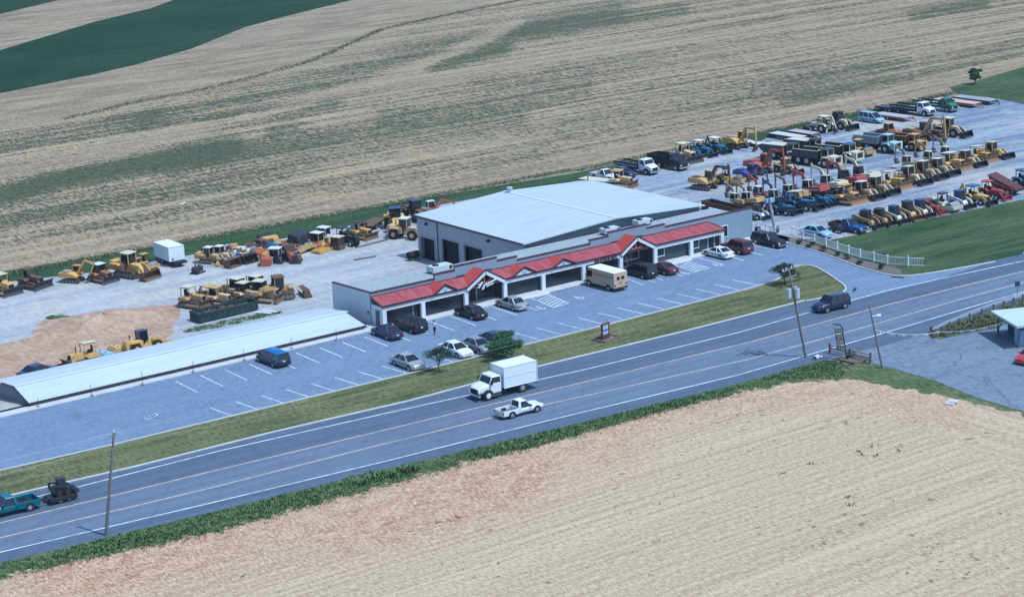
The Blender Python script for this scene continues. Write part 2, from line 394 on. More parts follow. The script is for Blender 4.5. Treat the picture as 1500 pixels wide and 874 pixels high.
# ---- grass strip between the yard and the field, the yard itself
northX = [-90, -21, -4, 25, 45, 75, 110, 150, 166]
sheet('yard_edge_grass', [(-90, EDGE[0][1])] + EDGE + [(172, 64.6), (150, 63.9), (119, 62.8), (80, 60.5), (48, 63.3), (13, 64.4), (-16, 67.4), (-90, 74)], 6, M_NSTRIP)
sheet('gravel_yard', [(-120, 0), (63.9, 0), (63.9, -4.4), (66.5, -8.6), (72, -9.2), (76.8, -9.1), (89, -9.9), (102, -11), (125, -12), (170, -10), (200, 20), (190, 40), (174, 54)] + [(a, b + 1.5) for a, b in EDGE[::-1]] + [(-120, 62)], 2, M_GRAVEL)
sheet('earth_patch', smooth_line(XY([(-60, 545), (-30, 510), (20, 500), (60, 490), (150, 470), (230, 448), (262, 446), (266, 462), (250, 480), (258, 490), (200, 510), (90, 540), (-20, 560)]), 2), 3, M_DIRT)
# low heap of spread earth
hp = T(150, 474); mb = MB(); nr, na = 9, 40; rings = []
for r in range(nr):
    rr = r / (nr - 1); ring = []
    for k in range(na):
        a = 2 * PI * k / na; wob = 1 + .12 * math.sin(3 * a + 1) + .08 * math.sin(7 * a)
        x = hp.x + math.cos(a) * rr * 9.0 * wob; y = hp.y + math.sin(a) * rr * 7 * wob
        ring.append((x, y, g(y) + .012 + 1.35 * (math.cos(rr * PI) * .5 + .5) * (1 + .12 * math.sin(5 * a + rr * 6)) - .03 * (rr > .99)))
    rings.append(ring)
for a, b in zip(rings, rings[1:]):
    for k in range(na): mb.quad(a[k], a[(k + 1) % na], b[(k + 1) % na], b[k])
tag(mb.build('earth_mound', M_DIRT, None, 60), kind='structure')

# ---- road, verge, lot
def ext(pts, n=140):
    a, b = Vector(pts[0]), Vector(pts[1]); c, d = Vector(pts[-2]), Vector(pts[-1])
    return [tuple(a + (a - b).normalized() * n)] + list(pts) + [tuple(d + (d - c).normalized() * n)]
def road_line(px): return ext(XY(px))
R_N = road_line([(0, 730), (200, 684), (400, 634), (600, 588), (800, 535), (1000, 487), (1180, 441), (1340, 405), (1420, 389), (1500, 372)])
W_N = road_line([(0, 739), (100, 716), (320, 660), (560, 606), (860, 540), (1080, 487), (1300, 425), (1400, 403), (1500, 382)])
Y_N = road_line([(0, 765), (300, 692), (560, 630), (860, 558), (1100, 500), (1300, 446), (1400, 421), (1500, 397)])
Y_S = road_line([(0, 787), (300, 716), (560, 650), (800, 592), (1100, 525), (1300, 469), (1400, 440), (1500, 413)])
W_S = road_line([(0, 808), (300, 738), (560, 676), (800, 616), (1080, 549), (1300, 486), (1400, 456), (1500, 427)])
R_S = road_line([(0, 824), (300, 752), (560, 688), (800, 631), (1080, 562), (1210, 526), (1300, 504), (1400, 474), (1500, 442)])
XS = [-190 + 3 * k for k in range(135)]
def yof(line, x): return float(np.interp(x, [p[0] for p in line], [p[1] for p in line]))
def band(name, la, lb, level, mat):
    mb = MB(); z = level * .004
    for a, b in zip(XS, XS[1:]): mb.quad((a, yof(lb, a), z), (b, yof(lb, b), z), (b, yof(la, b), z), (a, yof(la, a), z))
    return tag(mb.build(name, mat), kind='structure')
band('road', R_N, R_S, 4, M_ROAD)
band('road_turning_lane', Y_N, W_S, 5, M_ROADL)
mb = MB()
for L_, m_ in ((W_N, 0), (W_S, 0)): strip(mb, L_, .17, .026)
tag(mb.build('road_edge_lines', M_LINE), kind='structure')
mb = MB()
for L_ in (Y_N, Y_S): strip(mb, L_, .17, .026)
tag(mb.build('road_centre_lines', M_YEL), kind='structure')

LOTS = [(-130, -13.6), (-54.7, -17.9), (-43, -18.5), (-31.9, -18.75), (-8, -19.3), (20.3, -19.5), (41.9, -19.3), (46.5, -18.8)]
ISL = smooth_line([(46.5, -18.8), (49.5, -17.6), (52.5, -15.6), (54.6, -15.7), (55, -17.4), (53.8, -20.5), (52.0, -24.2), (50.6, -27.0), (49.0, -28.6), (46.0, -29.0), (42.5, -28.4)], 2)
GARD = smooth_line([(61.4, -4.6), (61.0, -9.7), (60.0, -15.5), (58.4, -21.9), (58.0, -26.0), (58.7, -28.3), (61.5, -29.6), (66.0, -30.6), (72, -31.6)], 2)
sheet('parking_lot', [(-130, -1.0), (61.4, -1.0), (61.4, -4.6)] + GARD[1:-2] + [(60, -32.5), (44, -31.8), (44, -28.6)] + ISL[::-1] + LOTS[::-1], 6, M_LOT)
# verge between the lot and the road
sheet('verge_grass', LOTS + ISL[1:] + [(p[0], p[1] - .0) for p in R_N[::-1] if p[0] < 42] , 7, M_VERGE)
sheet('lawn_grass', GARD[14:] + [(150, -50), (170, -12), (125, -12.2), (102.2, -11.2), (89.3, -10.1), (76.8, -9.3), (70.3, -9.3), (66.5, -8.8), (63, -5.5)], 3, M_LAWN)
mb = MB()
strip(mb, LOTS, .16, 0, .13); strip(mb, ISL, .18, 0, .14); strip(mb, GARD, .18, 0, .14)
strip(mb, [(p[0], p[1] + .28) for p in R_N if p[0] < 42.6], .26, 0, .12)
strip(mb, [(p[0], p[1] + .28) for p in R_N if p[0] > 70], .2, 0, .10)
tag(mb.build('kerb', CONC), kind='structure')
# pavement along the shops and the long shed
mb = MB()
mb.box(-1.2, 60.4, -3.3, -.02, -.2, .14); mb.box(-130, -1.203, -2.35, -.9, -.2, .13)
for cx in (21.4, 44.5):
    mb.hexa([(cx - 2.2, -3.9, -.1), (cx + 2.2, -3.9, -.1), (cx + 2.2, -3.302, -.1), (cx - 2.2, -3.302, -.1), (cx - 2.0, -3.7, .02), (cx + 2.0, -3.7, .02), (cx + 2.2, -3.302, .138), (cx - 2.2, -3.302, .138)])
tag(mb.build('pavement', CONC), kind='structure')
# ---- lot paint
mb = MB(); ZP = .030
def pline(a, b, w=.13):
    a, b = Vector(a), Vector(b); d = (b - a).normalized(); n = Vector((d.y, -d.x)) * w / 2
    mb.quad((*(a - n), ZP), (*(a + n), ZP), (*(b + n), ZP), (*(b - n), ZP))
for i in range(26):
    if i in (25,): continue
    x = -29.94 + 3.05 * i; pline((x, -14.85), (x + .36, -18.95))
for i in list(range(-5, 11)) + [14, 16]:
    x = -12.68 + 3.05 * i; pline((x, -3.7), (x - .25, -8.9))
pline((31.5, -3.6), (29.8, -7.6)); pline((29.8, -7.6), (32.2, -8.3)); pline((34.6, -4.3), (34.0, -8.9)); pline((37.9, -3.7), (37.2, -8.9)); pline((40.6, -3.7), (40.2, -9))
pline((47.9, -3.5), (47.7, -8.5)); pline((51.3, -3.6), (51.0, -8.6)); pline((54.6, -3.6), (54.5, -8.4)); pline((57.3, -3.4), (57.8, -8.2)); pline((61, -5.6), (57.8, -8.2))
for (x0, y0), (x1, y1), (x2, y2), (x3, y3) in (((20.4, -3.95), (23.0, -3.95), (22.2, -8.9), (19.7, -9.2)), ((43.3, -3.95), (45.7, -3.95), (45.3, -8.4), (42.6, -8.5))):
    pline((x0, y0), (x1, y1)); pline((x1, y1), (x2, y2)); pline((x2, y2), (x3, y3)); pline((x3, y3), (x0, y0))
    for k in range(1, 7):
        a = k / 7; b = min(1, a + .13)
        pline((x0 + (x3 - x0) * b, y0 + (y3 - y0) * b), (x1 + (x2 - x1) * (a - .06), y1 + (y2 - y1) * (a - .06)), .16)
def access_mark(cx, cy, s=.62):       # the wheelchair symbol painted in a bay
    pts = lambda L: [(cx + x * s, cy + y * s) for x, y in L]
    for L in ([(-.1, 1.0), (-.1, .2), (.55, .2), (.8, -.55)], [(-.1, .62), (.45, .62)]):
        P_ = pts(L)
        for a, b in zip(P_, P_[1:]): pline(a, b, .15)
    A = [(math.cos(a), math.sin(a)) for a in np.linspace(2.3, 6.2, 10)]
    P_ = pts([(.05 + .62 * x, -.15 + .62 * y) for x, y in A])
    for a, b in zip(P_, P_[1:]): pline(a, b, .14)
    P_ = pts([(-.1 + .2 * math.cos(a), 1.25 + .2 * math.sin(a)) for a in np.linspace(0, 2 * PI, 9)])
    for a, b in zip(P_, P_[1:]): pline(a, b, .14)
for cx, cy in ((18.5, -8.4), (24.6, -8.0), (41.4, -8.3), (47.0, -8.0)): access_mark(cx, cy)
tag(mb.build('parking_lines', M_LINE), kind='structure')

# ---- forecourt to the right, soil field and bank in front
GAS = XY([(1205, 527), (1300, 505), (1352, 489), (1375, 497), (1420, 488), (1462, 481), (1475, 470), (1500, 458), (1600, 430)]) + [(120, -60), (110, -110), (40, -100), (28.9, -80)] + XY([(1500, 603), (1430, 582), (1370, 558), (1320, 543), (1270, 531), (1240, 530)])
sheet('forecourt', GAS, 8, M_GASLOT)
DIRT = XY([(-150, 885), (0, 845), (120, 818), (300, 782), (430, 745), (560, 711), (700, 672), (800, 648), (950, 606), (1080, 574), (1160, 560), (1250, 556), (1330, 570), (1400, 584), (1500, 607)]) + [(26, -95), (-20, -170), (-150, -170), (-160, -60)]
def inside(x, y, P=DIRT):
    c = False
    for (x0, y0), (x1, y1) in zip(P, P[1:] + P[:1]):
        if (y0 > y) != (y1 > y) and x < (x1 - x0) * (y - y0) / (y1 - y0) + x0: c = not c
    return c
ORANGE = [([(100, 830), (300, 800), (520, 745), (720, 690), (900, 630)], 52, .9), ([(500, 800), (700, 745), (780, 715)], 30, .55), ([(950, 600), (1100, 585), (1250, 572), (1400, 600)], 22, .75), ([(0, 860), (200, 835)], 25, .6)]
band('bank_grass', [(x, y - .01) for x, y in R_S], [(-400, -150), (400, -150)], 2, M_BANK)
soil = grid_sheet('tilled_field', -100, 40, -125, -42, .34, .016, M_SOIL,
           {'orange': ORANGE, 'head': lambda x, y: np.clip((uv_of(x, y, 0.0)[:, 0] - 1335 - (uv_of(x, y, 0.0)[:, 1] - 600) * 1.45) / 40 + .5, 0, 1)},
           keep=lambda x, y: inside(x + .35 * math.sin(y * 2.1) + .2 * math.sin(x * 3.3), y + .4 * math.sin(x * 1.3) + .3 * math.sin(x * 3.7) + .15 * math.sin(x * 9.1 + y)))
# ================================================================== BUILDINGS
M_WALL = flat('block_wall_fill_tone', (.57, .60, .63), .9, .07, 1.2)  # same block as the front, coloured paler to stand in for bounced light
M_FRONT = flat('block_wall_sunlit_tone', (.235, .29, .335), .9, .07, 1.2)  # same block wall in the tone of its sunlit front
M_FASCIA = flat('white_stucco', (.66, .67, .67), .85, .04, .8)
M_COPE = flat('maroon_coping', (.065, .026, .034), .5, .15, 1)
t = NT('red_metal_roof'); sx = t.add('ShaderNodeSeparateXYZ'); t.l.new(t.tc.outputs['Object'], sx.inputs[0])
M_RED = t.out(t.mix(t.ramp(t.noise(1.0, 3, .65, t.coords((1.6, .35, .35))), .36, .64), (.25, .05, .054), (.37, .098, .10)), .6, .3)
M_REDG = flat('red_metal_gable', (.40, .062, .048), .45, .1, 1)
t = NT('ballast_gravel_roof'); n = t.noise(3.2, 4, .8); c = t.noise(.12, 3, .6)
M_BALLAST = t.out(t.mix(t.ramp(c, .4, .7, 0, .4), t.mix(t.ramp(n, .38, .62), (.215, .235, .235), (.43, .45, .44)), (.35, .37, .36)), .95, .1, 0, n, .6, .05)
t = NT('pale_ribbed_roof_metal'); v = t.coords((.15, 2.1, .15)); n = t.noise(1, 3, .5, v); c = t.noise(.07, 3, .6)
strk = t.ramp(t.noise(1.0, 3, .6, t.coords((.12, .9, 1))), .52, .72, 0, .28)
M_METAL = t.out(t.mix(strk, t.mix(t.ramp(c, .4, .7, 0, .5), t.mix(t.ramp(n, .4, .6), (.45, .485, .49), (.50, .535, .54)), (.52, .555, .56)), (.36, .385, .385)), .55, .35)
M_SIDING = flat('grey_metal_siding', (.36, .375, .40), .6, .07, 1.5, stretch=(1, 1, .1))
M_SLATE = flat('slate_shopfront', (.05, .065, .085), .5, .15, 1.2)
M_DGLASS = NT('shop_glass').out((.02, .026, .034), .12, .5)
M_TRUSS = flat('bare_timber', (.46, .37, .25), .8, .15, 2)
M_DOOR = flat('dark_door_panel', (.02, .022, .026), .6, .2, 1)
M_GREYDOOR = flat('grey_steel_door', (.10, .12, .15), .5, .15, 1)

# ---- the row of shops
shop = thing('shop_building', 'long low shopping strip with red metal canopy roof, white arcade and stepped parapet', 'shop building')
L, D = 60.6, 8.4
H = 3.75
# stepped front parapet
steps = [(0, 9.1, 3.75), (9.1, 12.08, 4.28), (12.08, 18.4, 4.75), (18.4, 21.4, 4.32), (21.4, 32.93, 3.85), (32.93, 35.9, 4.32), (35.9, 42.2, 4.8), (42.2, 45.3, 4.3), (45.3, L, 3.93)]
w = MB(); cp = MB(); wf = MB()
for x0, x1, h in steps:
    wf.box(x0, x1, 0, .28, -.3, h)
    cp.box(x0 - .05, x1 + .05, -.05, .33, h + .003, h + .13)
w.hexa([(0, .283, -3), (.25, .283, -3), (.25, D, -3), (0, D, -3), (0, .283, 3.75), (.25, .283, 3.75), (.25, D, 3.55), (0, D, 3.55)])
w.box(L - .25, L, .283, D, -3, 2.75)
w.box(.253, L - .253, D - .25, D - .003, -3, 2.55)
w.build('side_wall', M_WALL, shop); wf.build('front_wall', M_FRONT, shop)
cp.hexa([(-.05, .333, 3.753), (.30, .333, 3.753), (.30, D, 3.553), (-.05, D, 3.553), (-.05, .333, 3.87), (.30, .333, 3.87), (.30, D, 3.67), (-.05, D, 3.67)])
cp.build('coping', M_COPE, shop)
MB().hexa([(.253, .283, 2.3), (L - .253, .283, 2.3), (L - .253, 7.9, 2.2), (.253, 7.9, 2.2), (.253, .283, 3.05), (L - .253, .283, 3.05), (L - .253, 7.9, 2.72), (.253, 7.9, 2.72)]).build('roof', M_BALLAST, shop)
# canopy roof over the arcade with five gables
EY, EZ, TZ = -2.35, 2.68, 3.36
cr = MB(); X1 = 53.6
cr.hexa([(-.05, EY, EZ - .16), (X1, EY, EZ - .16), (X1 - .9, -.06, TZ - .16), (-.05, -.06, TZ - .16), (-.05, EY, EZ), (X1, EY, EZ), (X1 - .9, -.06, TZ), (-.05, -.06, TZ)])
cr_o = cr.build('canopy_roof', M_RED, shop)
rib = MB(); x = .25
sl = (TZ - EZ) / (-.06 - EY)
GB = [(7.16, 8.92, 10.69, 3.62), (12.05, 14.86, 17.7, 4.3), (18.6, 20.68, 22.59, 3.6), (24.93, 26.72, 28.75, 3.5), (35.98, 38.6, 41.5, 4.28)]
while x < X1 - .3:
    if not any(a < x < c and p > 4 for a, b, c, p in GB):
        xe = min(x, X1 - .95); rib.beam((x, EY + .02, EZ + .02), (xe, -.08, TZ + .02), .06, .05)
    x += .46
merge(cr_o, rib, flat('red_roof_seam', (.50, .12, .135), .5, .06, 1))
fx = MB(); px_ = -.05
ed = MB()
ed.box(-.07, X1 + .02, EY - .06, EY - .003, EZ - .2, EZ + .03)
ed.beam((-.09, EY, EZ - .05), (-.09, -.06, TZ - .05), .06, .2); ed.beam((X1 + .03, EY, EZ - .03), (X1 - .85, -.08, TZ - .03), .06, .2)
ed.box(-.05, X1 - .9, -.052, -.003, TZ - .1, TZ + .1)
ed.build('canopy_edge', M_COPE, shop)
# white fascia beam and columns
fa = MB()
AY = -2.28
spans = [(0, 12.25), (17.55, 36.2), (41.45, 53.45)]
for a, b in spans: fa.box(a, b, AY, AY + .28, 2.02, EZ - .163)
fa.box(-.0, .18, AY + .283, -.003, 2.0, EZ - .163); fa.box(-.03, .0, AY + .25, -.003, .2, 2.0)
fa.hexa([(53.27, AY + .283, 2.0), (53.45, AY + .283, 2.0), (53.45, -.003, 2.0), (53.27, -.003, 2.0), (53.27, AY + .283, 2.5), (53.45, AY + .283, 2.5), (53.3, -.003, 3.1), (53.15, -.003, 3.1)])
fa.build('fascia', M_FASCIA, shop)
for cx in (.28, 5.75, 12.0, 17.8, 23.65, 30.0, 36.0, 41.7, 47.8, 53.15):
    MB().box(cx - .27, cx + .27, AY - .03, AY + .31, .14, 2.017).build('arcade_column', M_FASCIA, shop)
for k, (a, p, c, zp) in enumerate(GB):
    big = zp > 4
    ge = MB(); y0 = EY - .1
    yb = lambda z: min(-.07, EY + (z - EZ) / sl)         # where the gable ridge dies into the canopy or wall
    yr = -.07
    base = EZ - .06
    rb = EY + (base - EZ) / sl
    lft = [(a, y0, base), (p, y0, zp), (p, yr, zp), (a + .0, EY + .05 if not big else EY + .05, base)]
    if zp > TZ:        # ridge meets the parapet wall, valleys run down the canopy
        tl = (zp - TZ) / (zp - base); xl = p - (p - a) * tl; xr = p + (c - p) * tl
        ge.quad((a, y0, base), (p, y0, zp), (p, -.07, zp), (xl, -.07, TZ + .03), (a, EY, base))
        ge.quad((c, EY, base), (xr, -.07, TZ + .03), (p, -.07, zp), (p, y0, zp), (c, y0, base))
    gb = ge.build('gable_roof', M_REDG, shop)
    # the right-hand slope faces the sun
    s = gb.modifiers.new('thickness', 'SOLIDIFY'); s.thickness = .05; s.offset = 1
    tr = MB()
    tr.beam((a - .12, y0 - .03, base - .03), (p, y0 - .03, zp + .03), .07, .16); tr.beam((p, y0 - .03, zp + .03), (c + .12, y0 - .03, base - .03), .07, .16)
    tr.build('gable_edge', M_COPE, gb)
    if big:
        bg = MB()
        for (q, r) in (((a, base - .28), (p, zp - .30)), ((p, zp - .30), (c, base - .28))):
            bg.beam((q[0], y0 + .12, q[1]), (r[0], y0 + .12, r[1]), .3, .42)
        bg.build('bargeboard', M_FASCIA, gb)
        MB().prism([(a + .15, 2.2), (c - .15, 2.2), (c - .2, base - .05), (p, zp - .12), (a + .2, base - .05)], -.55, -.45).build('gable_shade_panel', M_SLATE, gb)  # added dark panel stands in for the shade under the gable roof
        tm = MB(); zc = 2.42
        tm.beam((a + .5, EY + .25, zc), (c - .5, EY + .25, zc), .12, .14)
        for dx in (0, -.95, .95): tm.beam((p, EY + .25, zc), (p + dx, EY + .25, zp - .75 - abs(dx) * .55), .1, .1)
        tm.build('timber_truss', M_TRUSS, gb)
    else:
        zz = base - .05
        MB().prism([(a + .25, zz), (c - .25, zz), (p, zp - .22)], EY - .02, EY + .12).build('gable_panel', M_FASCIA, gb)
        lv = MB(); lv.box(p - .28, p - .02, EY - .05, EY - .023, EZ + .02, EZ + .42); lv.box(p + .02, p + .28, EY - .05, EY - .023, EZ + .02, EZ + .42)
        lv.build('gable_louvre', flat('louvre_blue', (.30, .42, .50), .6, .1, 1), gb)
# shop fronts behind the arcade
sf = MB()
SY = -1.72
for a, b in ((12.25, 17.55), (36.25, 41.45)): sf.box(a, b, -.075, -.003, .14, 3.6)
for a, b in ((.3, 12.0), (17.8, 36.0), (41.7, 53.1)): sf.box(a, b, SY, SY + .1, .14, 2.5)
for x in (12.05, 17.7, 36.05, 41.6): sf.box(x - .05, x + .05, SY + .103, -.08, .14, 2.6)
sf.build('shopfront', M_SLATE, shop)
def window(x0, x1, z0, z1, y=-.1, frame=True):
    o = MB().box(x0, x1, y - .04, y + .022, z0, z1).build('window', M_DGLASS, shop)
    if frame:
        f = MB()
        for q in ((x0 - .08, x1 + .08, z1 + .002, z1 + .1), (x0 - .08, x1 + .08, z0 - .1, z0 - .002)): f.box(q[0], q[1], y - .07, y + .022, q[2], q[3])
        f.box(x0 - .08, x0 - .002, y - .07, y + .022, z0, z1); f.box(x1 + .002, x1 + .08, y - .07, y + .022, z0, z1)
        f.build('window_frame', M_FASCIA, o)
for a, b in ((.9, 4.6), (6.3, 11.6), (18.6, 23.1), (24.3, 29.5), (30.7, 35.4)): 
    window(a, b, .40, 1.95, SY - .03, frame=False)
for a, b in ((15.9, 17.2), (37.0, 40.6), (42.4, 43.5), (48.3, 49.4)): window(a, b, .9 if a > 41 else .8, 1.95, (SY - .03) if a > 41 else -.1, frame=a > 30)
window(54.9, 56.05, .95, 2.35, -.03)
for xx in (5.15, 13.4, 14.5, 38.2, 51.6):
    dy = 0 if 12 < xx < 18 or 36 < xx < 42 else SY + .075
    d = MB().box(xx - .5, xx + .5, dy - .12, dy - .078, .14, 2.05).build('door', M_DOOR, shop)
    MB().box(xx + .36, xx + .42, dy - .17, dy - .123, 1.0, 1.25).build('door_handle', CHROME, d)
    fr = MB(); fr.box(xx - .58, xx - .503, dy - .14, dy - .078, .14, 2.05); fr.box(xx + .503, xx + .58, dy - .14, dy - .078, .14, 2.05); fr.box(xx - .58, xx + .58, dy - .14, dy - .078, 2.053, 2.12); fr.build('door_frame', M_FASCIA, d)
d = MB().box(-.032, -.003, -1.75, -.85, .14, 2.0).build('door', M_GREYDOOR, shop)
MB().box(-.08, -.035, -1.65, -1.58, 1.0, 1.15).build('door_handle', CHROME, d)
MB().box(-.10, -.003, .6, .8, 1.2, 1.6).build('meter_box', M_GREYDOOR, shop)
wb = MB()   # entrance back wall panels
wb.box(12.3, 15.6, -.17, -.13, 2.3, 3.0); wb.build('entrance_lintel', M_SLATE, shop)

# ---- the big shed behind
barn = thing('metal_shed', 'large low pitched metal shed with pale ribbed roof and three open bays', 'shed')
bx0, bx1, by0, by1, hb, hr = 28.8, 59.0, 8.6, 32.2, 3.25, 4.05
xm = (bx0 + bx1) / 2; w = MB()
doors = [(28.3, 31.6, .45), (22.6, 26.55, .95), (17.4, 21.45, .95)]
ys = [by1]
segs = []; prev = by1
for d0, d1, zt in doors:
    segs.append((d1, prev, None)); segs.append((d0, d1, zt)); prev = d0
segs.append((by0, prev, None))
for a, b, zt in segs:
    w.box(bx0, bx0 + .2, a, b, LOW - .2 if zt is None else zt, hb)
w.box(bx1 - .2, bx1, by0, by1, LOW - .2, hb)
ws_ = MB()
for y in (by0, by1 - .2):
    (w if y > by0 else ws_).prism([(bx0 + .203, LOW - .2), (bx1 - .203, LOW - .2), (bx1 - .203, hb), (xm, hr - .02), (bx0 + .203, hb)], y, y + .197)
w.build('wall', M_SIDING, barn); ws_.build('gable_wall', flat('gable_siding_eave_shade', (.17, .19, .21), .7, .1, 1), barn)  # south gable coloured darker than the walls to stand in for eave shadow
fl = MB().box(bx0 + .25, bx0 + 9, by0 + .25, by1 - .25, LOW - .1, LOW + .02).build('shed_floor', DARK, barn)  # floor colour kept dark to stand in for the shade indoors
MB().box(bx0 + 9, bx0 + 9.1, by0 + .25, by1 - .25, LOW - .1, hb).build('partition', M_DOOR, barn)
r = MB(); o_ = .35
for sgn, xe in ((-1, bx0 - o_), (1, bx1 + o_)):
    ze = hb - (hr - hb) / (xm - bx0) * o_
    a, b = (xe, xm) if sgn < 0 else (xm, xe)
    za, zb = (ze, hr) if sgn < 0 else (hr, ze)
    r.hexa([(a, by0 - .7, za), (b, by0 - .7, zb), (b, by1 + .3, zb), (a, by1 + .3, za), (a, by0 - .7, za + .12), (b, by0 - .7, zb + .12), (b, by1 + .3, zb + .12), (a, by1 + .3, za + .12)])
rf = r.build('roof', M_METAL, barn)
sm = MB(); y = by0 - .5
while y < by1 + .2:
    sm.beam((bx0 - o_, y, ze + .13), (xm - .05, y, hr + .13), .05, .03); sm.beam((xm + .05, y, hr + .13), (bx1 + o_, y, ze + .13), .05, .03); y += .9
sm.build('roof_rib', flat('roof_rib_metal', (.42, .45, .46), .5, .06, 1), rf)
MB().beam((xm, by0 - .7, hr + .14), (xm, by1 + .3, hr + .14), .5, .06).build('ridge_cap', flat('ridge_metal', (.60, .63, .64), .4, .05, 1), rf)
ea = MB(); ea.box(bx0 - o_ - .06, bx0 - o_ - .003, by0 - .7, by1 + .3, ze - .12, ze + .16); ea.box(bx0 - o_, xm, by1 + .303, by1 + .36, ze, ze + .1)
ea.build('eave_trim', flat('dark_trim', (.07, .065, .075), .5, .1, 1), barn)
for d0, d1, zt in doors:
    d = MB(); d.box(bx0 - .06, bx0 - .003, d1, d1 + .22, LOW, zt + .2); d.box(bx0 - .06, bx0 - .003, d0 - .22, d0, LOW, zt + .2); d.box(bx0 - .06, bx0 - .003, d0, d1, zt, zt + .2)
    d.build('bay_frame', flat('bay_trim', (.30, .33, .37), .6, .06, 1), barn)
    MB().box(bx0 + .75, bx0 + .8, d0 - .1, d1 + .1, LOW + (.05 if d0 > 20 else .05), zt + .1).build('bay_shade_panel', flat('bay_interior_shade', (.014, .017, .021), .7, .2, 1), barn)  # dark panel inside each open bay stands in for the interior shade
for yy in (29.9, 15.8): MB().box(bx0 - .3, bx0 - .02, yy - .2, yy + .2, 2.3, 2.6).build('wall_lamp', DARK, barn)
for yy in (27.4,): MB().cyl((bx0 - .1, yy, LOW), (bx0 - .1, yy, hb - .1), .07).build('downpipe', M_GREYDOOR, barn)
MB().cyl((xm, by1 - 1.0, hr), (xm, by1 - 1.0, hr + .6), .28).cyl((xm, by1 - 1.0, hr + .6), (xm, by1 - 1.0, hr + .85), .42).build('roof_vent', flat('vent_metal', (.5, .5, .5), .4, .1, 2), barn)
MB().cyl((bx1 - .6, by1 - .4, hb - .5), (bx1 - .6, by1 - .4, hb + 1.5), .09).build('flue_pipe', STEEL, barn)
# dark tank by the shed corner
tk = T(605.5, 381)
q = thing('oil_tank', 'small dark oil tank on the ground at the corner of the metal shed', 'tank', (tk.x, tk.y, LOW))
MB().cyl((-.8, 0, .75), (.8, 0, .75), .5, n=16).build('tank_body', DARK, q, 40); MB().box(-.6, -.5, -.4, .4, 0, .4).build('tank_leg', STEEL, q); MB().box(.5, .6, -.4, .4, 0, .4).build('tank_leg', STEEL, q)

# ---- rooftop air units
def airunit(px, py, z, label, sx=2.6, sy=1.4, sz=.85):
    p = at(px, py, z)
    q = thing('rooftop_air_unit', label, 'air conditioner', (p.x, p.y, z), 0, 'air units on the shop roof')
    MB().box(-sx / 2, sx / 2, -sy / 2, sy / 2, .12, sz).build('casing', flat('unit_white', (.50, .52, .52), .6, .08, 2), q)
    MB().box(-sx / 2 + .1, sx / 2 - .1, -sy / 2 + .1, sy / 2 - .1, 0, .117).build('roof_curb', DARK, q)
    MB().box(sx * .34, sx * .46, -sy / 2 - .03, -sy / 2 - .003, .25, sz - .1).build('grille', DARK, q)
    MB().cyl((-sx * .2, 0, sz + .002), (-sx * .2, 0, sz + .1), .42).build('fan_guard', DARK, q)
airunit(644, 397, 2.9, 'white rooftop air unit at the left end of the gravel roof, nearest the open bays', 2.9, 1.5, .8)
airunit(893, 341, 2.9, 'white rooftop air unit behind the right stepped parapet, left of its twin', 2.4, 1.3, .72)
airunit(941, 329, 2.9, 'rightmost white rooftop air unit, close to the edge of the big pale roof', 2.4, 1.3, .72)

# ---- signs on the shops
def text_sign(name, txt, loc, size, mat, label, depth=.05):
    cu = bpy.data.curves.new(name, 'FONT'); cu.body = txt; cu.size = size; cu.extrude = depth; cu.align_x = 'CENTER'
    o = bpy.data.objects.new(name, cu); COL.objects.link(o)
    o.location = loc; o.rotation_euler = (PI / 2, 0, 0); cu.materials.append(mat)
    dg = bpy.context.evaluated_depsgraph_get(); me = bpy.data.meshes.new_from_object(o.evaluated_get(dg))
    n = bpy.data.objects.new(name, me); COL.objects.link(n); n.location = loc; n.rotation_euler = (PI / 2, 0, 0)
    bpy.data.objects.remove(o); bpy.data.curves.remove(cu)
    tag(n, label, 'shop sign'); return n
s_ = text_sign('shop_sign', 'ANTIQUES', (33.4, AY - .12, 2.02), .72, flat('dark_red_letters', (.075, .02, .028), .5, .1, 2), 'dark red raised letters reading ANTIQUES on the white fascia above the tan van')
s_.scale = (1.05, 1, 1)
q = thing('script_sign', 'white script lettering hung across the timber truss of the left big gable', 'shop sign', (14.9, EY - .16, 2.36))
sg = MB(); LW = flat('white_sign_letters', (.85, .85, .86), .4, .03, 1)
def stroke(pts, w_=.13): sg.path([(x, 0, z) for x, z in pts], .06, w_)
stroke([(-1.35, .05), (-1.1, .02), (-.62, .62)], .16); stroke([(-1.2, .42), (-.98, .12)], .13)
stroke([(-.72, -.32), (-.45, .05), (-.3, .2), (.2, .27), (.75, .42), (1.25, .52), (1.5, .68)], .15)
stroke([(-.72, -.3), (-.52, -.28), (-.35, .1)], .16)
for x in (.0, .28, .56, .84): stroke([(x - .08, .25 + x * .2), (x, -.12 + x * .2), (x + .16, .0 + x * .2)], .09)
sg.build('lettering', LW, q)

# ---- the long low roof on the left
lowb = thing('storage_building', 'long low storage building with a pale blue metal roof beside the car park', 'storage building')
xa, xb = -43.6, -1.75
prof = [(-1.25, .45), (2.15, 1.48), (2.25, 1.48), (5.2, 1.22), (8.3, .72)]
r = MB()
for (y0, z0), (y1, z1) in zip(prof, prof[1:]):
    if y1 - y0 < .2: continue
    r.hexa([(xa - .25, y0, z0), (xb, y0, z0), (xb - .55, y1, z1), (xa - .25, y1, z1), (xa - .25, y0, z0 + .1), (xb, y0, z0 + .1), (xb - .55, y1, z1 + .1), (xa - .25, y1, z1 + .1)])
rf = r.build('roof', M_METAL, lowb)
MB().beam((xa - .25, 2.2, 1.6), (xb - .3, 2.2, 1.6), .45, .05).build('ridge_cap', MC['ridge_metal'], rf)
w = MB(); w.box(xa, xb - .1, -1.0, -.8, -.3, .42); w.box(xa, xb - .6, 7.9, 8.1, -2.9, .68)
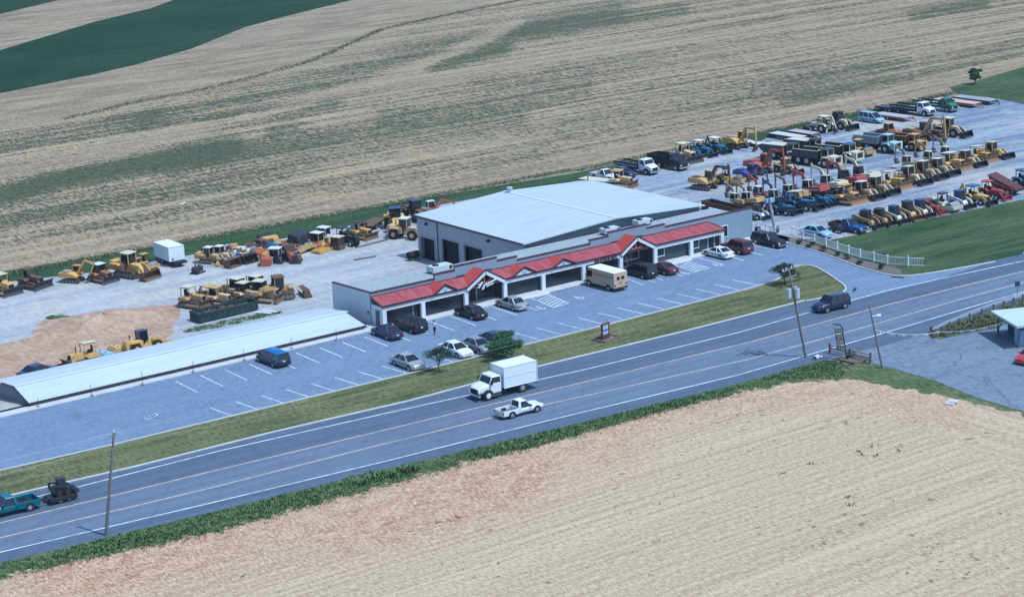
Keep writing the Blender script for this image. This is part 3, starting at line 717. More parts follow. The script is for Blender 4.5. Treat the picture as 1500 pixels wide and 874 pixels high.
for x in (xa, xb - .85): w.quad((x, -1.0, -.4), (x, 8.1, -2.9), (x, 8.1, .7), (x, 5.2, 1.2), (x, 2.2, 1.46), (x, -1.0, .45))
w.build('wall', flat('grey_blue_panel', (.16, .185, .23), .6, .1, 1), lowb)
e = MB(); e.box(xa - .27, xb + .02, -1.33, -1.253, .42, .54); e.beam((xa - .3, -1.3, .5), (xa - .3, 2.2, 1.55), .06, .2); e.beam((xa - .3, 2.2, 1.55), (xa - .3, 5.2, 1.29), .06, .2)
e.build('eave_trim', MC['maroon_coping'], lowb)
dw = MB(); x = xa + 1.2
for k in range(12):
    MB().box(x, x + 2.6, -1.03, -1.003, .14, .36).build('vent_panel', M_GREYDOOR, lowb); x += 3.3
# ================================================================== VEHICLES  (local axes: +x forward, +y left, z up)
def wheel(parent, x, y, r, w=.22, rim=RIM, rr=.6, name='wheel'):
    s = 1 if y > 0 else -1
    o = MB().cyl((x, y - s * w, r), (x, y, r), r, n=18).build(name, RUB, parent, 40)
    MB().cyl((x, y - s * .02, r), (x, y + s * .012, r), r * rr, r * rr * .9, n=14).cyl((x, y + s * .013, r), (x, y + s * .03, r), r * .16, n=8).build('rim', rim, o, 40)
    return o
def ring(x, zb, zt, w, r=.09, crown=.03):
    h = [(w * .90, zb), (w, zb + .16), (w * 1.0, zb + (zt - zb) * .55), (w * .965, zt - r), (w * .86, zt), (0, zt + crown)]
    return [(x, y, z) for y, z in h] + [(x, -y, z) for y, z in h[-2::-1]]
CARS = dict(
 sedan=dict(L=4.75, W=1.8, wb=2.75, body=[(-2.37, .40, .72, .70), (-2.32, .28, .88, .82), (-1.75, .24, .94, .90), (-.6, .22, .93, .90), (.7, .22, .92, .90), (1.15, .22, .90, .90), (1.9, .24, .80, .87), (2.25, .28, .70, .80), (2.38, .36, .58, .66)], cab=(-1.62, 1.12, -.95, .30, 1.40, .80, .58)),
 coupe=dict(L=4.6, W=1.8, wb=2.7, body=[(-2.30, .40, .74, .70), (-2.25, .28, .90, .82), (-1.7, .24, .95, .90), (-.5, .22, .92, .90), (.6, .22, .90, .90), (1.1, .22, .88, .90), (1.85, .24, .76, .86), (2.2, .28, .66, .78), (2.31, .36, .55, .62)], cab=(-1.75, 1.0, -.80, .15, 1.32, .79, .55)),
 suv=dict(L=4.75, W=1.88, wb=2.8, body=[(-2.36, .45, .95, .80), (-2.30, .34, 1.05, .90), (-1.7, .30, 1.08, .94), (.4, .28, 1.06, .94), (1.0, .28, 1.04, .94), (1.8, .30, .98, .91), (2.2, .34, .88, .84), (2.37, .42, .72, .70)], cab=(-2.26, .95, -2.02, .35, 1.72, .86, .70)),
 van=dict(L=4.9, W=1.9, wb=2.95, body=[(-2.44, .42, .95, .82), (-2.38, .30, 1.03, .92), (-1.7, .26, 1.06, .95), (.6, .24, 1.04, .95), (1.3, .26, .99, .94), (2.0, .30, .84, .88), (2.35, .34, .72, .78), (2.45, .42, .60, .64)], cab=(-2.36, 1.55, -2.16, .45, 1.74, .87, .70)))
def make_car(kind, color, label, loc, heading, cat='car', name=None, roof=None, group=None, tilt=False, rear_plate=True, lower=None):
    c = CARS[kind]; q = thing(name or {'sedan': 'parked_car', 'coupe': 'parked_car', 'suv': 'sport_utility_vehicle', 'van': 'minivan'}[kind], label, cat, loc, heading, group, tilt)
    m = color; L, W, wb = c['L'], c['W'], c['wb']
    bd = MB().loft([ring(*s) for s in c['body']]).build('body', m, q, 38)
    x0, x1, x2, x3, zr, wb_, wr = c['cab']; zb = [s[2] for s in c['body'] if abs(s[0]) < 1][0] - .03
    B = lambda x, s: Vector((x, s * wb_, zb)); R_ = lambda x, s: Vector((x, s * wr, zr))
    # windows as thin slabs leaning to the roof
    def pane(nm, a, b, d, e):
        n = (b - a).cross(d - a).normalized() * .012
        MB().hexa([a - n, b - n, d - n, e - n, a + n, b + n, d + n, e + n]).build(nm, GLASS, q)
    pane('windscreen', B(x1, -1), B(x1, 1), R_(x3, 1), R_(x3, -1)); pane('rear_window', B(x0, 1), B(x0, -1), R_(x2, -1), R_(x2, 1))
    for s in (1, -1): pane('side_window', B(x0, s), B(x1, s), R_(x3, s), R_(x2, s))
    rf = MB(); rp = [(R_(x2 - .06, -1.02), R_(x3 + .06, -1.02), R_(x3 + .06, 1.02), R_(x2 - .06, 1.02))][0]
    up = Vector((0, 0, .05)); rf.hexa(list(rp) + [Vector((p.x * .97, p.y * .9, p.z)) + up for p in rp])
    for s in (1, -1):
        o = Vector((0, s * .012, 0))
        rf.beam(B(x1, s) + o, R_(x3, s) + o, .07, .06); rf.beam(B(x0, s) + o, R_(x2, s) + o, .13 if kind in ('sedan', 'coupe') else .09, .08)
        n = {'sedan': 1, 'coupe': 1, 'suv': 2, 'van': 2}[kind]
        for k in range(n):
            f = (k + 1) / (n + 1) if n > 1 else .5
            xa_, xb_ = x0 + (x1 - x0) * (.42 if n == 1 else (.30, .62)[k]), x2 + (x3 - x2) * (.45 if n == 1 else (.32, .72)[k])
            rf.beam(B(xa_, s) + o, R_(xb_, s) + o, .08, .05)
    rf.build('roof', roof or m, q, 40)
    wy = W / 2 + .005; r = .32 if kind in ('sedan', 'coupe', 'van') else .37
    for sx_ in (1, -1):
        for s in (1, -1):
            wheel(q, sx_ * wb / 2, s * wy, r)
            MB().cyl((sx_ * wb / 2, s * (W / 2 - .12), r + .03), (sx_ * wb / 2, s * (W / 2 - .008), r + .03), r + .075, n=18).build('wheel_arch', DARK, q, 40)
    f, b = c['body'][-2], c['body'][1]
    for s in (1, -1):
        MB().box(f[0] - .06, f[0] + .09, s * f[3] * .62 - .17, s * f[3] * .62 + .17, f[2] - .20, f[2] - .05).build('headlight', LAMPW, q)
        MB().box(b[0] - .055, b[0] + .08, s * b[3] * .74 - .16, s * b[3] * .74 + .16, b[2] - .28, b[2] - .08).build('taillight', LAMPR, q)
        wm = max(q_[3] for q_ in c['body'])
        MB().box(-L * .36, L * .36, s * (wm + .006) - .012, s * (wm + .006) + .012, .52, .59).build('side_trim', DARK, q)
        MB().box(x1 - .28, x1 - .12, s * (wb_ + .09) - .09, s * (wb_ + .09) + .09, zb + .03, zb + .16).build('door_mirror', m, q)
    MB().box(f[0] + .02, f[0] + .17, -f[3] * .9, f[3] * .9, .30, .48).build('bumper', lower or m, q, 0, .03)
    MB().box(b[0] - .10, b[0] + .05, -b[3] * .92, b[3] * .92, .30, .50).build('bumper', lower or m, q, 0, .03)
    MB().box(f[0] + .06, f[0] + .125, -.42, .42, f[2] - .17, f[2] - .07).build('grille', DARK, q)
    if rear_plate: MB().box(b[0] - .075, b[0] - .03, -.16, .16, b[2] - .27, b[2] - .13).build('licence_plate', PLATE, q)
    return q
def make_pickup(color, label, loc, heading, L=5.2, W=1.85, name='pickup_truck', topper=None, tilt=False, group=None, bedc=None, z=.0, bedw=None):
    q = thing(name, label, 'pickup truck', loc, heading, group, tilt); h = L / 2
    xb = -h + L * .40      # cab back
    xw = xb + 1.35         # base of windscreen
    body = [(xb - .02, .36, .98, W / 2), (xw, .36, .98, W / 2), (xw + .3, .36, .97, W / 2), (h - .35, .38, .90, W / 2 * .97), (h - .05, .42, .80, W / 2 * .9), (h, .5, .7, W / 2 * .8)]
    MB().loft([ring(*s) for s in body]).build('body', color, q, 38)
    bed = MB(); y = W / 2
    bed.box(-h + .04, xb - .05, y - .09, y, .40, .99); bed.box(-h + .04, xb - .05, -y, -y + .09, .40, .99); bed.box(xb - .12, xb - .05, -y + .093, y - .093, .40, .99)
    bed.build('bed', bedw or color, q, 0, .02)
    MB().box(-h + .043, xb - .123, -y + .093, y - .093, .46, .58).build('bed_floor', bedc or STEEL, q)
    MB().box(-h - .02, -h + .037, -y + .04, y - .04, .46, .97).build('tailgate', bedw or color, q)
    zr = 1.62; wr = W / 2 - .24; wb_ = W / 2 - .05; zb = .95
    B = lambda x, s: Vector((x, s * wb_, zb)); R_ = lambda x, s: Vector((x, s * wr, zr)); x0, x1, x2, x3 = xb + .02, xw + .12, xb + .16, xw - .45
    def pane(nm, a, b, d, e):
        n = (b - a).cross(d - a).normalized() * .012; MB().hexa([a - n, b - n, d - n, e - n, a + n, b + n, d + n, e + n]).build(nm, GLASS, q)
    pane('windscreen', B(x1, -1), B(x1, 1), R_(x3, 1), R_(x3, -1)); pane('rear_window', B(x0, 1), B(x0, -1), R_(x2, -1), R_(x2, 1))
    rf = MB(); rp = [R_(x2 - .05, -1.03), R_(x3 + .05, -1.03), R_(x3 + .05, 1.03), R_(x2 - .05, 1.03)]; up = Vector((0, 0, .06))
    rf.hexa(rp + [Vector((p.x, p.y * .92, p.z)) + up for p in rp])
    for s in (1, -1):
        pane('side_window', B(x0, s), B(x1, s), R_(x3, s), R_(x2, s))
        o = Vector((0, s * .012, 0)); rf.beam(B(x1, s) + o, R_(x3, s) + o, .08, .07); rf.beam(B(x0, s) + o, R_(x2, s) + o, .3, .07, .2)
        MB().box(h - .12, h + .01, s * W * .36 - .14, s * W * .36 + .14, .66, .82).build('headlight', LAMPW, q)
        MB().box(-h - .035, -h + .03, s * (W / 2 - .08) - .07, s * (W / 2 - .08) + .07, .62, .92).build('taillight', LAMPR, q)
        MB().box(xw - .1, xw + .04, s * (W / 2 + .1) - .09, s * (W / 2 + .1) + .09, 1.0, 1.16).build('door_mirror', DARK, q)
    rf.build('roof', color, q, 40)
    if topper:
        MB().box(-h + .08, xb - .05, -y + .02, y - .02, .995, 1.55, .12, .14).build('bed_topper', topper, q, 0, .04)
    for x in (-h + 1.05, h - .85):
        for s in (1, -1):
            wheel(q, x, s * (W / 2 + .01), .36); MB().cyl((x, s * (W / 2 - .1), .40), (x, s * (W / 2 + .003), .40), .44, n=18).build('wheel_arch', DARK, q, 40)
    MB().box(h - .02, h + .12, -W * .46, W * .46, .40, .56).build('bumper', CHROME, q, 0, .02); MB().box(-h - .14, -h - .023, -W * .46, W * .46, .40, .55).build('bumper', CHROME, q, 0, .02)
    MB().box(h - .03, h + .02, -.5, .5, .62, .80).build('grille', DARK, q)
    return q
def cab_windows(q, x0, x1, x2, x3, zb, zr, wb_, wr, rear=False, parent=None):
    """glass shell of a cab: base x0..x1, roof x2..x3"""
    B = lambda x, s: Vector((x, s * wb_, zb)); R_ = lambda x, s: Vector((x, s * wr, zr))
    def pane(nm, a, b, d, e):
        n = (b - a).cross(d - a).normalized() * .012; MB().hexa([a - n, b - n, d - n, e - n, a + n, b + n, d + n, e + n]).build(nm, GLASS, q)
    pane('windscreen', B(x1, -1), B(x1, 1), R_(x3, 1), R_(x3, -1))
    if rear: pane('rear_window', B(x0, 1), B(x0, -1), R_(x2, -1), R_(x2, 1))
    for s in (1, -1): pane('side_window', B(x0, s), B(x1, s), R_(x3, s), R_(x2, s))
def make_truck(label, loc, heading, cabc, load, loadc, name='truck', cat='truck', tilt=False, L=7.4, sc=1.0, group=None, axles=1, hood=None, detail=False):
    """conventional cab truck with a box, dump or flat bed"""
    q = thing(name, label, cat, loc, heading, group, tilt, sc); h = L / 2
    hc = hood or cabc
    xf = h; xh = h - 1.25; xc = xh - 1.45      # front, windscreen base, cab back
    MB().loft([ring(xh - .1, .75, 1.62, 1.0), ring(xh + .4, .75, 1.58, .98), ring(xf - .3, .72, 1.40, .9), ring(xf - .02, .75, 1.22, .84)]).build('hood', hc, q, 35)
    MB().box(xc, xh, -1.05, 1.05, .65, 1.68).build('cab', cabc, q, 0, .05)
    cab_windows(q, xc + .05, xh - .02, xc + .08, xh - .38, 1.66, 2.30, 1.0, .88)
    rf = MB(); rf.box(xc - .02, xh - .30, -.98, .98, 2.28, 2.42, .1, .1)
    for s in (1, -1):
        rf.beam((xc + .05, s * 1.01, 1.66), (xc + .08, s * .9, 2.3), .2, .1); rf.beam((xh - .02, s * 1.01, 1.66), (xh - .38, s * .9, 2.3), .09, .09)
    rf.box(xc - .02, xc + .05, -.95, .95, 1.66, 2.3)
    rf.build('cab_roof', cabc, q, 0, .03)
    MB().box(-h, xf - .35, -.42, .42, .55, .80).build('chassis', DARK, q)
    MB().box(xf - .04, xf + .03, -.62, .62, .72, 1.20).build('grille', DARK if cabc is not DARK else STEEL, q)
    MB().box(xf - .08, xf + .16, -1.1, 1.1, .45, .70).build('bumper', CHROME, q, 0, .03)
    for s in (1, -1):
        MB().box(xf - .10, xf + .02, s * .78 - .13, s * .78 + .13, .85, 1.05).build('headlight', LAMPW, q)
        MB().box(xh - .25, xh - .1, s * 1.22 - .1, s * 1.22 + .1, 1.6, 2.05).build('door_mirror', DARK, q)
        MB().box(xc + .1, xh - .1, s * 1.12 - .14, s * 1.12 + .10, .40, .46).box(xc + .2, xh - .2, s * 1.12 - .14, s * 1.12 + .06, .62, .67).build('step', STEEL, q)
        MB().cyl((xf - 1.05, s * .80, .52), (xf - 1.05, s * 1.08, .52), .60, n=20).build('wheel_arch', DARK, q, 40)
        wheel(q, xf - 1.05, s * 1.13, .50, .3, WHITE if load == 'box' else RIM)
        for k in range(axles): wheel(q, -h + 1.7 + k * 1.25 - (.35 if axles > 1 else 0), s * 1.13, .50, .55)
    if load == 'box':
        b0 = xc - .25
        b = MB().box(-h - .1, b0, -1.2, 1.2, .92, 3.14).build('cargo_box', loadc, q, 0, .04)
        e = MB()
        for y in (-1.215, 1.215):
            for z in (.93, 3.10, 2.05): e.beam((-h - .1, y, z), (b0, y, z), .03, .07 if z != 2.05 else .03)
            e.beam((b0, y, .9), (b0, y, 3.14), .08, .08); e.beam((-h - .1, y, .9), (-h - .1, y, 3.14), .08, .08)
        e.build('box_rail', flat('box_rail_white', (.66, .68, .70), .5, .05, 2), b)
        a = MB(); a.cyl((-h + 1.7, -1.225, .62), (-h + 1.7, -1.0, .62), .66, n=20); a.build('wheel_well', DARK, q, 40)
        MB().box(-h - .14, -h - .103, -1.1, 1.1, 1.0, 3.0).build('rear_door', loadc, q)
        MB().box(-.9, .5, -1.1, -.7, .5, .85).build('fuel_tank', STEEL, q, 0, .05)
        MB().box(-h - .45, -h - .11, -1.1, 1.1, .62, .72).build('rear_step', STEEL, q)
    elif load == 'dump':
        b0 = xc - .15
        b = MB(); b.box(-h - .2, b0, -1.15, 1.15, .95, 1.08)
        for s in (1, -1): b.hexa([(-h - .2, s * 1.15 - .05, 1.083), (b0, s * 1.15 - .05, 1.083), (b0, s * 1.15 + .05, 1.083), (-h - .2, s * 1.15 + .05, 1.083), (-h - .2, s * 1.2 - .05, 2.15), (b0, s * 1.2 - .05, 2.25), (b0, s * 1.2 + .05, 2.25), (-h - .2, s * 1.2 + .05, 2.15)])
        b.box(b0 - .08, b0, -1.09, 1.09, 1.083, 2.55); b.box(b0, b0 + .8, -1.0, 1.0, 2.48, 2.55); b.box(-h - .28, -h - .203, -1.1, 1.1, 1.0, 2.1)
        b.build('dump_bed', loadc, q)
        MB().box(-h - .1, b0 - .1, -1.08, 1.08, 1.085, 1.25).build('bed_liner', STEEL, q)
    elif load == 'flat':
        b0 = xc - .15
        MB().box(-h - .3, b0, -1.2, 1.2, .95, 1.1).build('flat_bed', loadc, q)
        st = MB(); st.box(b0 - .1, b0, -1.15, 1.15, 1.103, 1.9)
        for s in (1, -1): st.box(-h - .3, b0 - .1, s * 1.18 - .03, s * 1.18 + .03, 1.3, 1.55)
        for s in (1, -1):
            for k in range(5): st.box(-h - .2 + k * .8, -h - .12 + k * .8, s * 1.15 - .03, s * 1.15 + .02, 1.103, 1.55)
        st.build('stake_rack', DARK, q)
    return q
def make_step_van(label, loc, heading, color):
    q = thing('step_van', label, 'van', loc, heading); W = 1.08
    MB().box(-3.0, 2.0, -W, W, .55, 2.72, .03, .04).build('body', color, q, 0, .05)
    MB().box(-3.0, 1.98, -W + .02, W - .02, 2.722, 2.80).build('roof', WHITE, q, 0, .03)
    MB().loft([ring(1.95, .55, 1.45, .95), ring(2.5, .55, 1.35, .9), ring(2.75, .6, 1.15, .8)]).build('hood', color, q, 35)
    cab_windows(q, 1.1, 2.03, 1.1, 1.98, 1.5, 2.35, W + .012, W - .02)
    for s in (1, -1):
        MB().box(-3.035, -3.003, s * .36 - .22, s * .36 + .22, 1.75, 2.15).build('rear_window', GLASS, q)
        MB().box(-3.04, -3.003, s * .9 - .1, s * .9 + .1, .85, 1.1).build('taillight', LAMPR, q)
        MB().box(2.68, 2.78, s * .6 - .14, s * .6 + .14, .85, 1.05).build('headlight', LAMPW, q)
        MB().box(-2.6, .9, s * (W + .003) - .012, s * (W + .003) + .012, 2.02, 2.12).build('side_stripe', flat('brown_stripe', (.25, .12, .06), .5, .1, 2), q)
        for x in (-1.9, 1.75):
            wheel(q, x, s * (W + .02), .40, .28); MB().cyl((x, s * (W - .2), .46), (x, s * (W + .005), .46), .50, n=18).build('wheel_arch', DARK, q, 40)
        MB().box(1.75, 1.95, s * (W + .2) - .1, s * (W + .2) + .1, 1.5, 1.95).build('door_mirror', DARK, q)
    MB().cyl((-3.045, 0, 1.28), (-3.0, 0, 1.28), .17, n=14).build('emblem', flat('emblem_brown', (.38, .16, .07), .5, .1, 2), q)
    MB().box(-3.22, -3.003, -1.05, 1.05, .42, .60).build('bumper', DARK, q); MB().box(2.7, 2.9, -1, 1, .42, .6).build('bumper', DARK, q)
    MB().box(-2.9, 2.5, -.5, .5, .3, .547).build('chassis', DARK, q)
    return q

# ================================================================== CONSTRUCTION MACHINES
YEL = paint('machine_yellow', (.58, .32, .06), .5, .1, .6); TAN = paint('faded_machine_tan', (.55, .345, .125), .6, 0, .6); ORG = paint('machine_orange', (.40, .13, .05), .45, .1, .45)
RED = paint('machine_red', (.37, .05, .04), .4, .2, .4); BLU = paint('machine_blue', (.022, .05, .12), .4, .2, .3); SKY = paint('tractor_blue', (.025, .115, .20), .4, .2, .3)
PUR = paint('machine_violet_blue', (.075, .055, .24), .4, .2, .2); CRM = paint('machine_cream', (.62, .56, .38), .5, .1, .45); GRN = paint('truck_green', (.03, .14, .07), .4, .2, .3)
TEA = paint('pale_teal', (.36, .52, .52), .4, .2, .3); WHT = paint('machine_white', (.70, .70, .68), .4, .2, .25); BLK = paint('machine_black', (.02, .021, .024), .45, .2, .25)
BLADE = paint('brown_blade', (.25, .13, .055), .6, 0, .5); BRN = paint('oxide_brown', (.13, .065, .035), .7, 0, .5); GRY = paint('machine_grey', (.24, .25, .26), .55, 0, .4); BRICK = paint('dull_orange_red', (.36, .085, .035), .55, .05, .5)
VAR = {}
def shade(c):
    '''one of three hand-worn shades of a machine colour'''
    n = c.name
    if n not in ('machine_yellow', 'faded_machine_tan'): return c
    if n not in VAR:
        b = {'machine_yellow': (.58, .32, .06), 'faded_machine_tan': (.55, .345, .125)}[n]
        VAR[n] = [c, paint(n + '_worn', (b[0] * .82, b[1] * .78, b[2] * .8), .6, 0, .9, sc=2.2), paint(n + '_bleached', (b[0] * 1.12, b[1] * 1.18, b[2] * 1.6), .55, 0, .6, sc=1.8)]
    return random.choice(VAR[n])
def track_unit(q, y, L, w, h, z=0.0):
    r = h / 2; pr = [( L / 2 - r + r * math.cos(a), z + r + r * math.sin(a)) for a in np.linspace(-PI / 2, PI / 2, 7)] + [(-L / 2 + r + r * math.cos(a), z + r + r * math.sin(a)) for a in np.linspace(PI / 2, 3 * PI / 2, 7)]
    o = MB().prism(pr, y - w / 2, y + w / 2).build('track', TRACK, q, 30)
    s = 1 if y > 0 else -1
    rl = MB()
    for x in np.linspace(-L / 2 + r, L / 2 - r, 5): rl.cyl((x, y + s * (w / 2 - .02), z + r), (x, y + s * (w / 2 + .03), z + r), r * .55, n=10)
    rl.build('track_roller', STEEL, o, 40); return o
def cab_frame(q, x0, x1, w, z0, z1, c, glass=True, roofc=None, name='cab'):
    f = MB()
    for x in (x0, x1):
        for s in (1, -1): f.box(x - .04, x + .04, s * w - .04, s * w + .04, z0, z1)
    for s in (1, -1): f.beam((x0, s * w, z1 - .05), (x1, s * w, z1 - .05), .08)
    f.beam((x0, -w, z1 - .05), (x0, w, z1 - .05), .08).beam((x1, -w, z1 - .05), (x1, w, z1 - .05), .08)
    o = f.build(name, c, q)
    MB().box(x0 - .14, x1 + .14, -w - .12, w + .12, z1 + .003, z1 + .10).build('roof', roofc or c, o, 0, .03)
    if glass: MB().box(x0 + .01, x1 - .01, -w + .015, w - .015, z0 + .02, z1 - .01).build('glass', GLASS, o)
    else:
        MB().box(x0 + .15, x0 + .65, -.25, .25, z0, z0 + .35).box(x0 + .15, x0 + .25, -.25, .25, z0 + .35, z0 + .8).build('seat', SEAT, o)
    return o
def make_bucket(q, x, z, w, s, c=None, name='bucket'):
    pr = [(x, z), (x + .75 * s, z + .02), (x + .78 * s, z + .08), (x + .1 * s, z + .10), (x + .02 * s, z + .25 * s), (x + .12 * s, z + .62 * s), (x + .5 * s, z + .74 * s), (x + .48 * s, z + .82 * s), (x + .02 * s, z + .70 * s), (x - .12 * s, z + .3 * s)]
    b = MB().prism(pr, -w / 2, w / 2)
    for y in (-w / 2, w / 2): b.prism([(x, z), (x + .76 * s, z + .02), (x + .5 * s, z + .8 * s), (x + .02 * s, z + .70 * s), (x - .12 * s, z + .3 * s)], y - .03, y + .03)
    o = b.build(name, c or STEEL, q)
    MB().box(x + .7 * s, x + .86 * s, -w / 2, w / 2, z - .01, z + .03).build('cutting_edge', WORN, o); return o
WORN = flat('bright_worn_edge', (.42, .40, .37), .45, .3, 3, .5, .4)
def boom_arm(q, base, pts, ws, c, bucket=None, bs=.6, y=0.0):
    """boom (two beams with a knee), stick and bucket in the x,z plane"""
    P = [Vector((x, y, z)) for x, z in pts]; w0 = ws
    b = MB()
    b.beam(P[0], P[1], w0 * .8, w0 * 1.0, w0 * .8, w0 * 1.45); b.beam(P[1], P[2], w0 * .8, w0 * 1.45, w0 * .65, w0 * .8)
    o = b.build('boom', c, q)
    MB().cyl(P[0] + Vector((.25, .0, -.2)), P[1] + Vector((0, 0, -.2)), w0 * .28, n=8).build('ram', STEEL, o)
    s = MB(); s.beam(P[2] + (P[2] - P[3]) * .15, P[3], w0 * .6, w0 * 1.1, w0 * .5, w0 * .55); s.build('stick', c, q)
    e = P[3]; d = -1 if (P[3].x - P[0].x) > 0 else 1
    k = bs
    pr = [(e.x, e.z + .05), (e.x + d * .15 * k, e.z - .75 * k), (e.x + d * .55 * k, e.z - 1.0 * k), (e.x + d * 1.0 * k, e.z - .75 * k), (e.x + d * .5 * k, e.z - .55 * k), (e.x + d * .3 * k, e.z + .02)]
    MB().prism(pr, y - .38 * k, y + .38 * k).build('bucket', bucket or TRACK, q)
def make_excavator(label, loc, heading, c, sc=1.0, pose='dig', cabc=None, cabroof=None, slew=0.0, group=None, tilt=True, mini=False, armc=None, blade=False):
    c = shade(c); heading += random.uniform(-6, 6); sc *= random.uniform(.93, 1.05)
    q = thing('mini_excavator' if mini else 'excavator', label, 'mini excavator' if mini else 'excavator', loc, heading, group, tilt, sc)
    for s in (1, -1): track_unit(q, s * .95, 3.3, .5, .8)
    MB().box(-1.0, 1.0, -.7, .7, .35, .75).cyl((0, 0, .7), (0, 0, .98), .6, n=16).build('undercarriage', TRACK, q)
    R_ = Matrix.Rotation(math.radians(slew), 4, 'Z')
    def up(mb, name, mat, par=None, **k): return mb.move(R_).build(name, mat, par or q, **k)
    up(MB().prism([(-1.95, 1.0), (1.2, 1.0), (1.2, 1.35), (.1, 1.75), (-1.9, 1.85), (-2.1, 1.6)], -1.2, 1.2), 'house', c, bevel=.04)
    up(MB().prism([(-2.35, 1.05), (-1.953, 1.02), (-1.9, 1.86), (-2.2, 1.8)], -1.18, 1.18), 'counterweight', c, bevel=.05)
    up(MB().box(-1.7, -.6, -1.0, .1, 1.86, 1.98), 'engine_cover', armc or GRY)
    cb = MB().box(-.15, 1.35, .28, 1.18, 1.36, 1.75); o = up(cb, 'cab', cabc or c)
    up(MB().hexa([(-.12, .3, 1.753), (1.32, .3, 1.753), (1.32, 1.16, 1.753), (-.12, 1.16, 1.753), (-.08, .34, 2.75), (1.05, .34, 2.75), (1.05, 1.12, 2.75), (-.08, 1.12, 2.75)]), 'cab_glass', GLASS, o)
    rf = MB().box(-.2, 1.15, .26, 1.2, 2.753, 2.86)
    for x in (-.12, 1.2):
        for y in (.3, 1.16): rf.beam((x + (.1 if x > 0 else 0), y, 1.75), (x - (.12 if x > 0 else -.03), y, 2.75), .07)
    up(rf, 'cab_roof', cabroof or cabc or c, o)
    if pose == 'up': pts = [(.9, 1.5), (2.1, 3.5), (3.9, 4.15), (4.15, 1.95)]
    elif pose == 'mini': pts = [(1.0, 1.5), (1.7, 3.3), (3.3, 4.2), (3.55, 2.2)]
    elif pose == 'fold': pts = [(.9, 1.5), (2.5, 3.9), (4.3, 3.5), (3.4, 1.4)]
    elif pose == 'low': pts = [(.9, 1.5), (2.4, 3.0), (4.6, 2.1), (4.9, .7)]
    else: pts = [(.9, 1.5), (2.3, 3.75), (4.6, 3.9), (4.95, 1.0)]
    tmp = bpy.data.objects
    n0 = len(KL)
    for nm, mbs, mt in arm_parts(pts, .31 if not mini else .27, armc or c):
        up(mbs, nm, mt)
    if blade: MB().box(1.75, 1.95, -1.2, 1.2, .05, .55).box(1.0, 1.8, -.7, -.6, .3, .45).box(1.0, 1.8, .6, .7, .3, .45).build('dozer_blade', c, q)
    return q
KL = []
def arm_parts(pts, w0, c):
    P = [Vector((x, -.1, z)) for x, z in pts]; out = []
    b = MB(); b.beam(P[0], P[1], w0 * .8, w0 * 1.0, w0 * .8, w0 * 1.45); b.beam(P[1], P[2], w0 * .8, w0 * 1.45, w0 * .65, w0 * .8); out.append(('boom', b, c))
    out.append(('ram', MB().cyl(P[0] + Vector((.45, 0, -.1)), P[1] + Vector((.25, 0, -.35)), w0 * .26, n=8), STEEL))
    s = MB(); s.beam(P[2] + (P[2] - P[3]) * .15, P[3], w0 * .6, w0 * 1.1, w0 * .5, w0 * .55); out.append(('stick', s, c))
    e = P[3]; d = -1; k = .85
    out.append(('bucket', MB().prism([(e.x, e.z + .05), (e.x + d * .15 * k, e.z - .75 * k), (e.x + d * .55 * k, e.z - 1.0 * k), (e.x + d * 1.0 * k, e.z - .75 * k), (e.x + d * .5 * k, e.z - .55 * k), (e.x + d * .3 * k, e.z + .02)], e.y - .42, e.y + .42), TRACK))
    return out
def make_dozer(label, loc, heading, c, bladec, sc=1.0, canopy='open', roofc=None, group=None, tilt=True, ripper=False, bw=3.1):
    c = shade(c); heading += random.uniform(-6, 6); sc *= random.uniform(.93, 1.05)
    q = thing('bulldozer', label, 'bulldozer', loc, heading, group, tilt, sc)
    for s in (1, -1): track_unit(q, s * .95, 3.0, .5, .95)
    MB().prism([(-1.4, .5), (1.7, .5), (1.75, 1.3), (1.7, 1.62), (.2, 1.75), (.1, 1.3), (-1.4, 1.25)], -.52, .52).build('hood', c, q, bevel=.04)
    MB().box(1.753, 1.79, -.42, .42, .7, 1.5).build('radiator_grille', DARK, q)
    for s in (1, -1):
        MB().prism([(-1.4, 1.0), (-.1, 1.0), (.1, 1.15), (-.2, 1.45), (-1.3, 1.45)], s * .93 - .38, s * .93 + .38).build('fender', c, q)
        MB().beam((-.2, s * 1.3, .5), (2.05, s * 1.3, .42), .16, .26).build('push_arm', c, q)
        MB().cyl((1.0, s * .45, 1.62), (2.05, s * .5, .9), .07, n=8).build('lift_ram', STEEL, q)
    MB().cyl((.95, .25, 1.65), (.95, .25, 2.45), .07, n=8).build('exhaust_pipe', DARK, q)
    pr = [(2.28, .0), (2.38, .02), (2.14, .45), (2.14, .8), (2.42, 1.15), (2.32, 1.17), (2.02, .8), (2.02, .42)]
    b = MB().prism(pr, -bw / 2, bw / 2).build('blade', bladec, q); MB().box(2.26, 2.42, -bw / 2, bw / 2, -.02, .12).build('cutting_edge', WORN, b)
    cab_frame(q, -1.25, .05, .7, 1.46, 2.62, c if canopy != 'cab' else BLK, canopy == 'cab', roofc or CRM)
    if ripper: MB().box(-2.2, -1.4, -.6, .6, .7, .95).box(-2.2, -2.0, -.5, -.35, .2, .7).box(-2.2, -2.0, .35, .5, .2, .7).build('ripper', c, q)
    return q
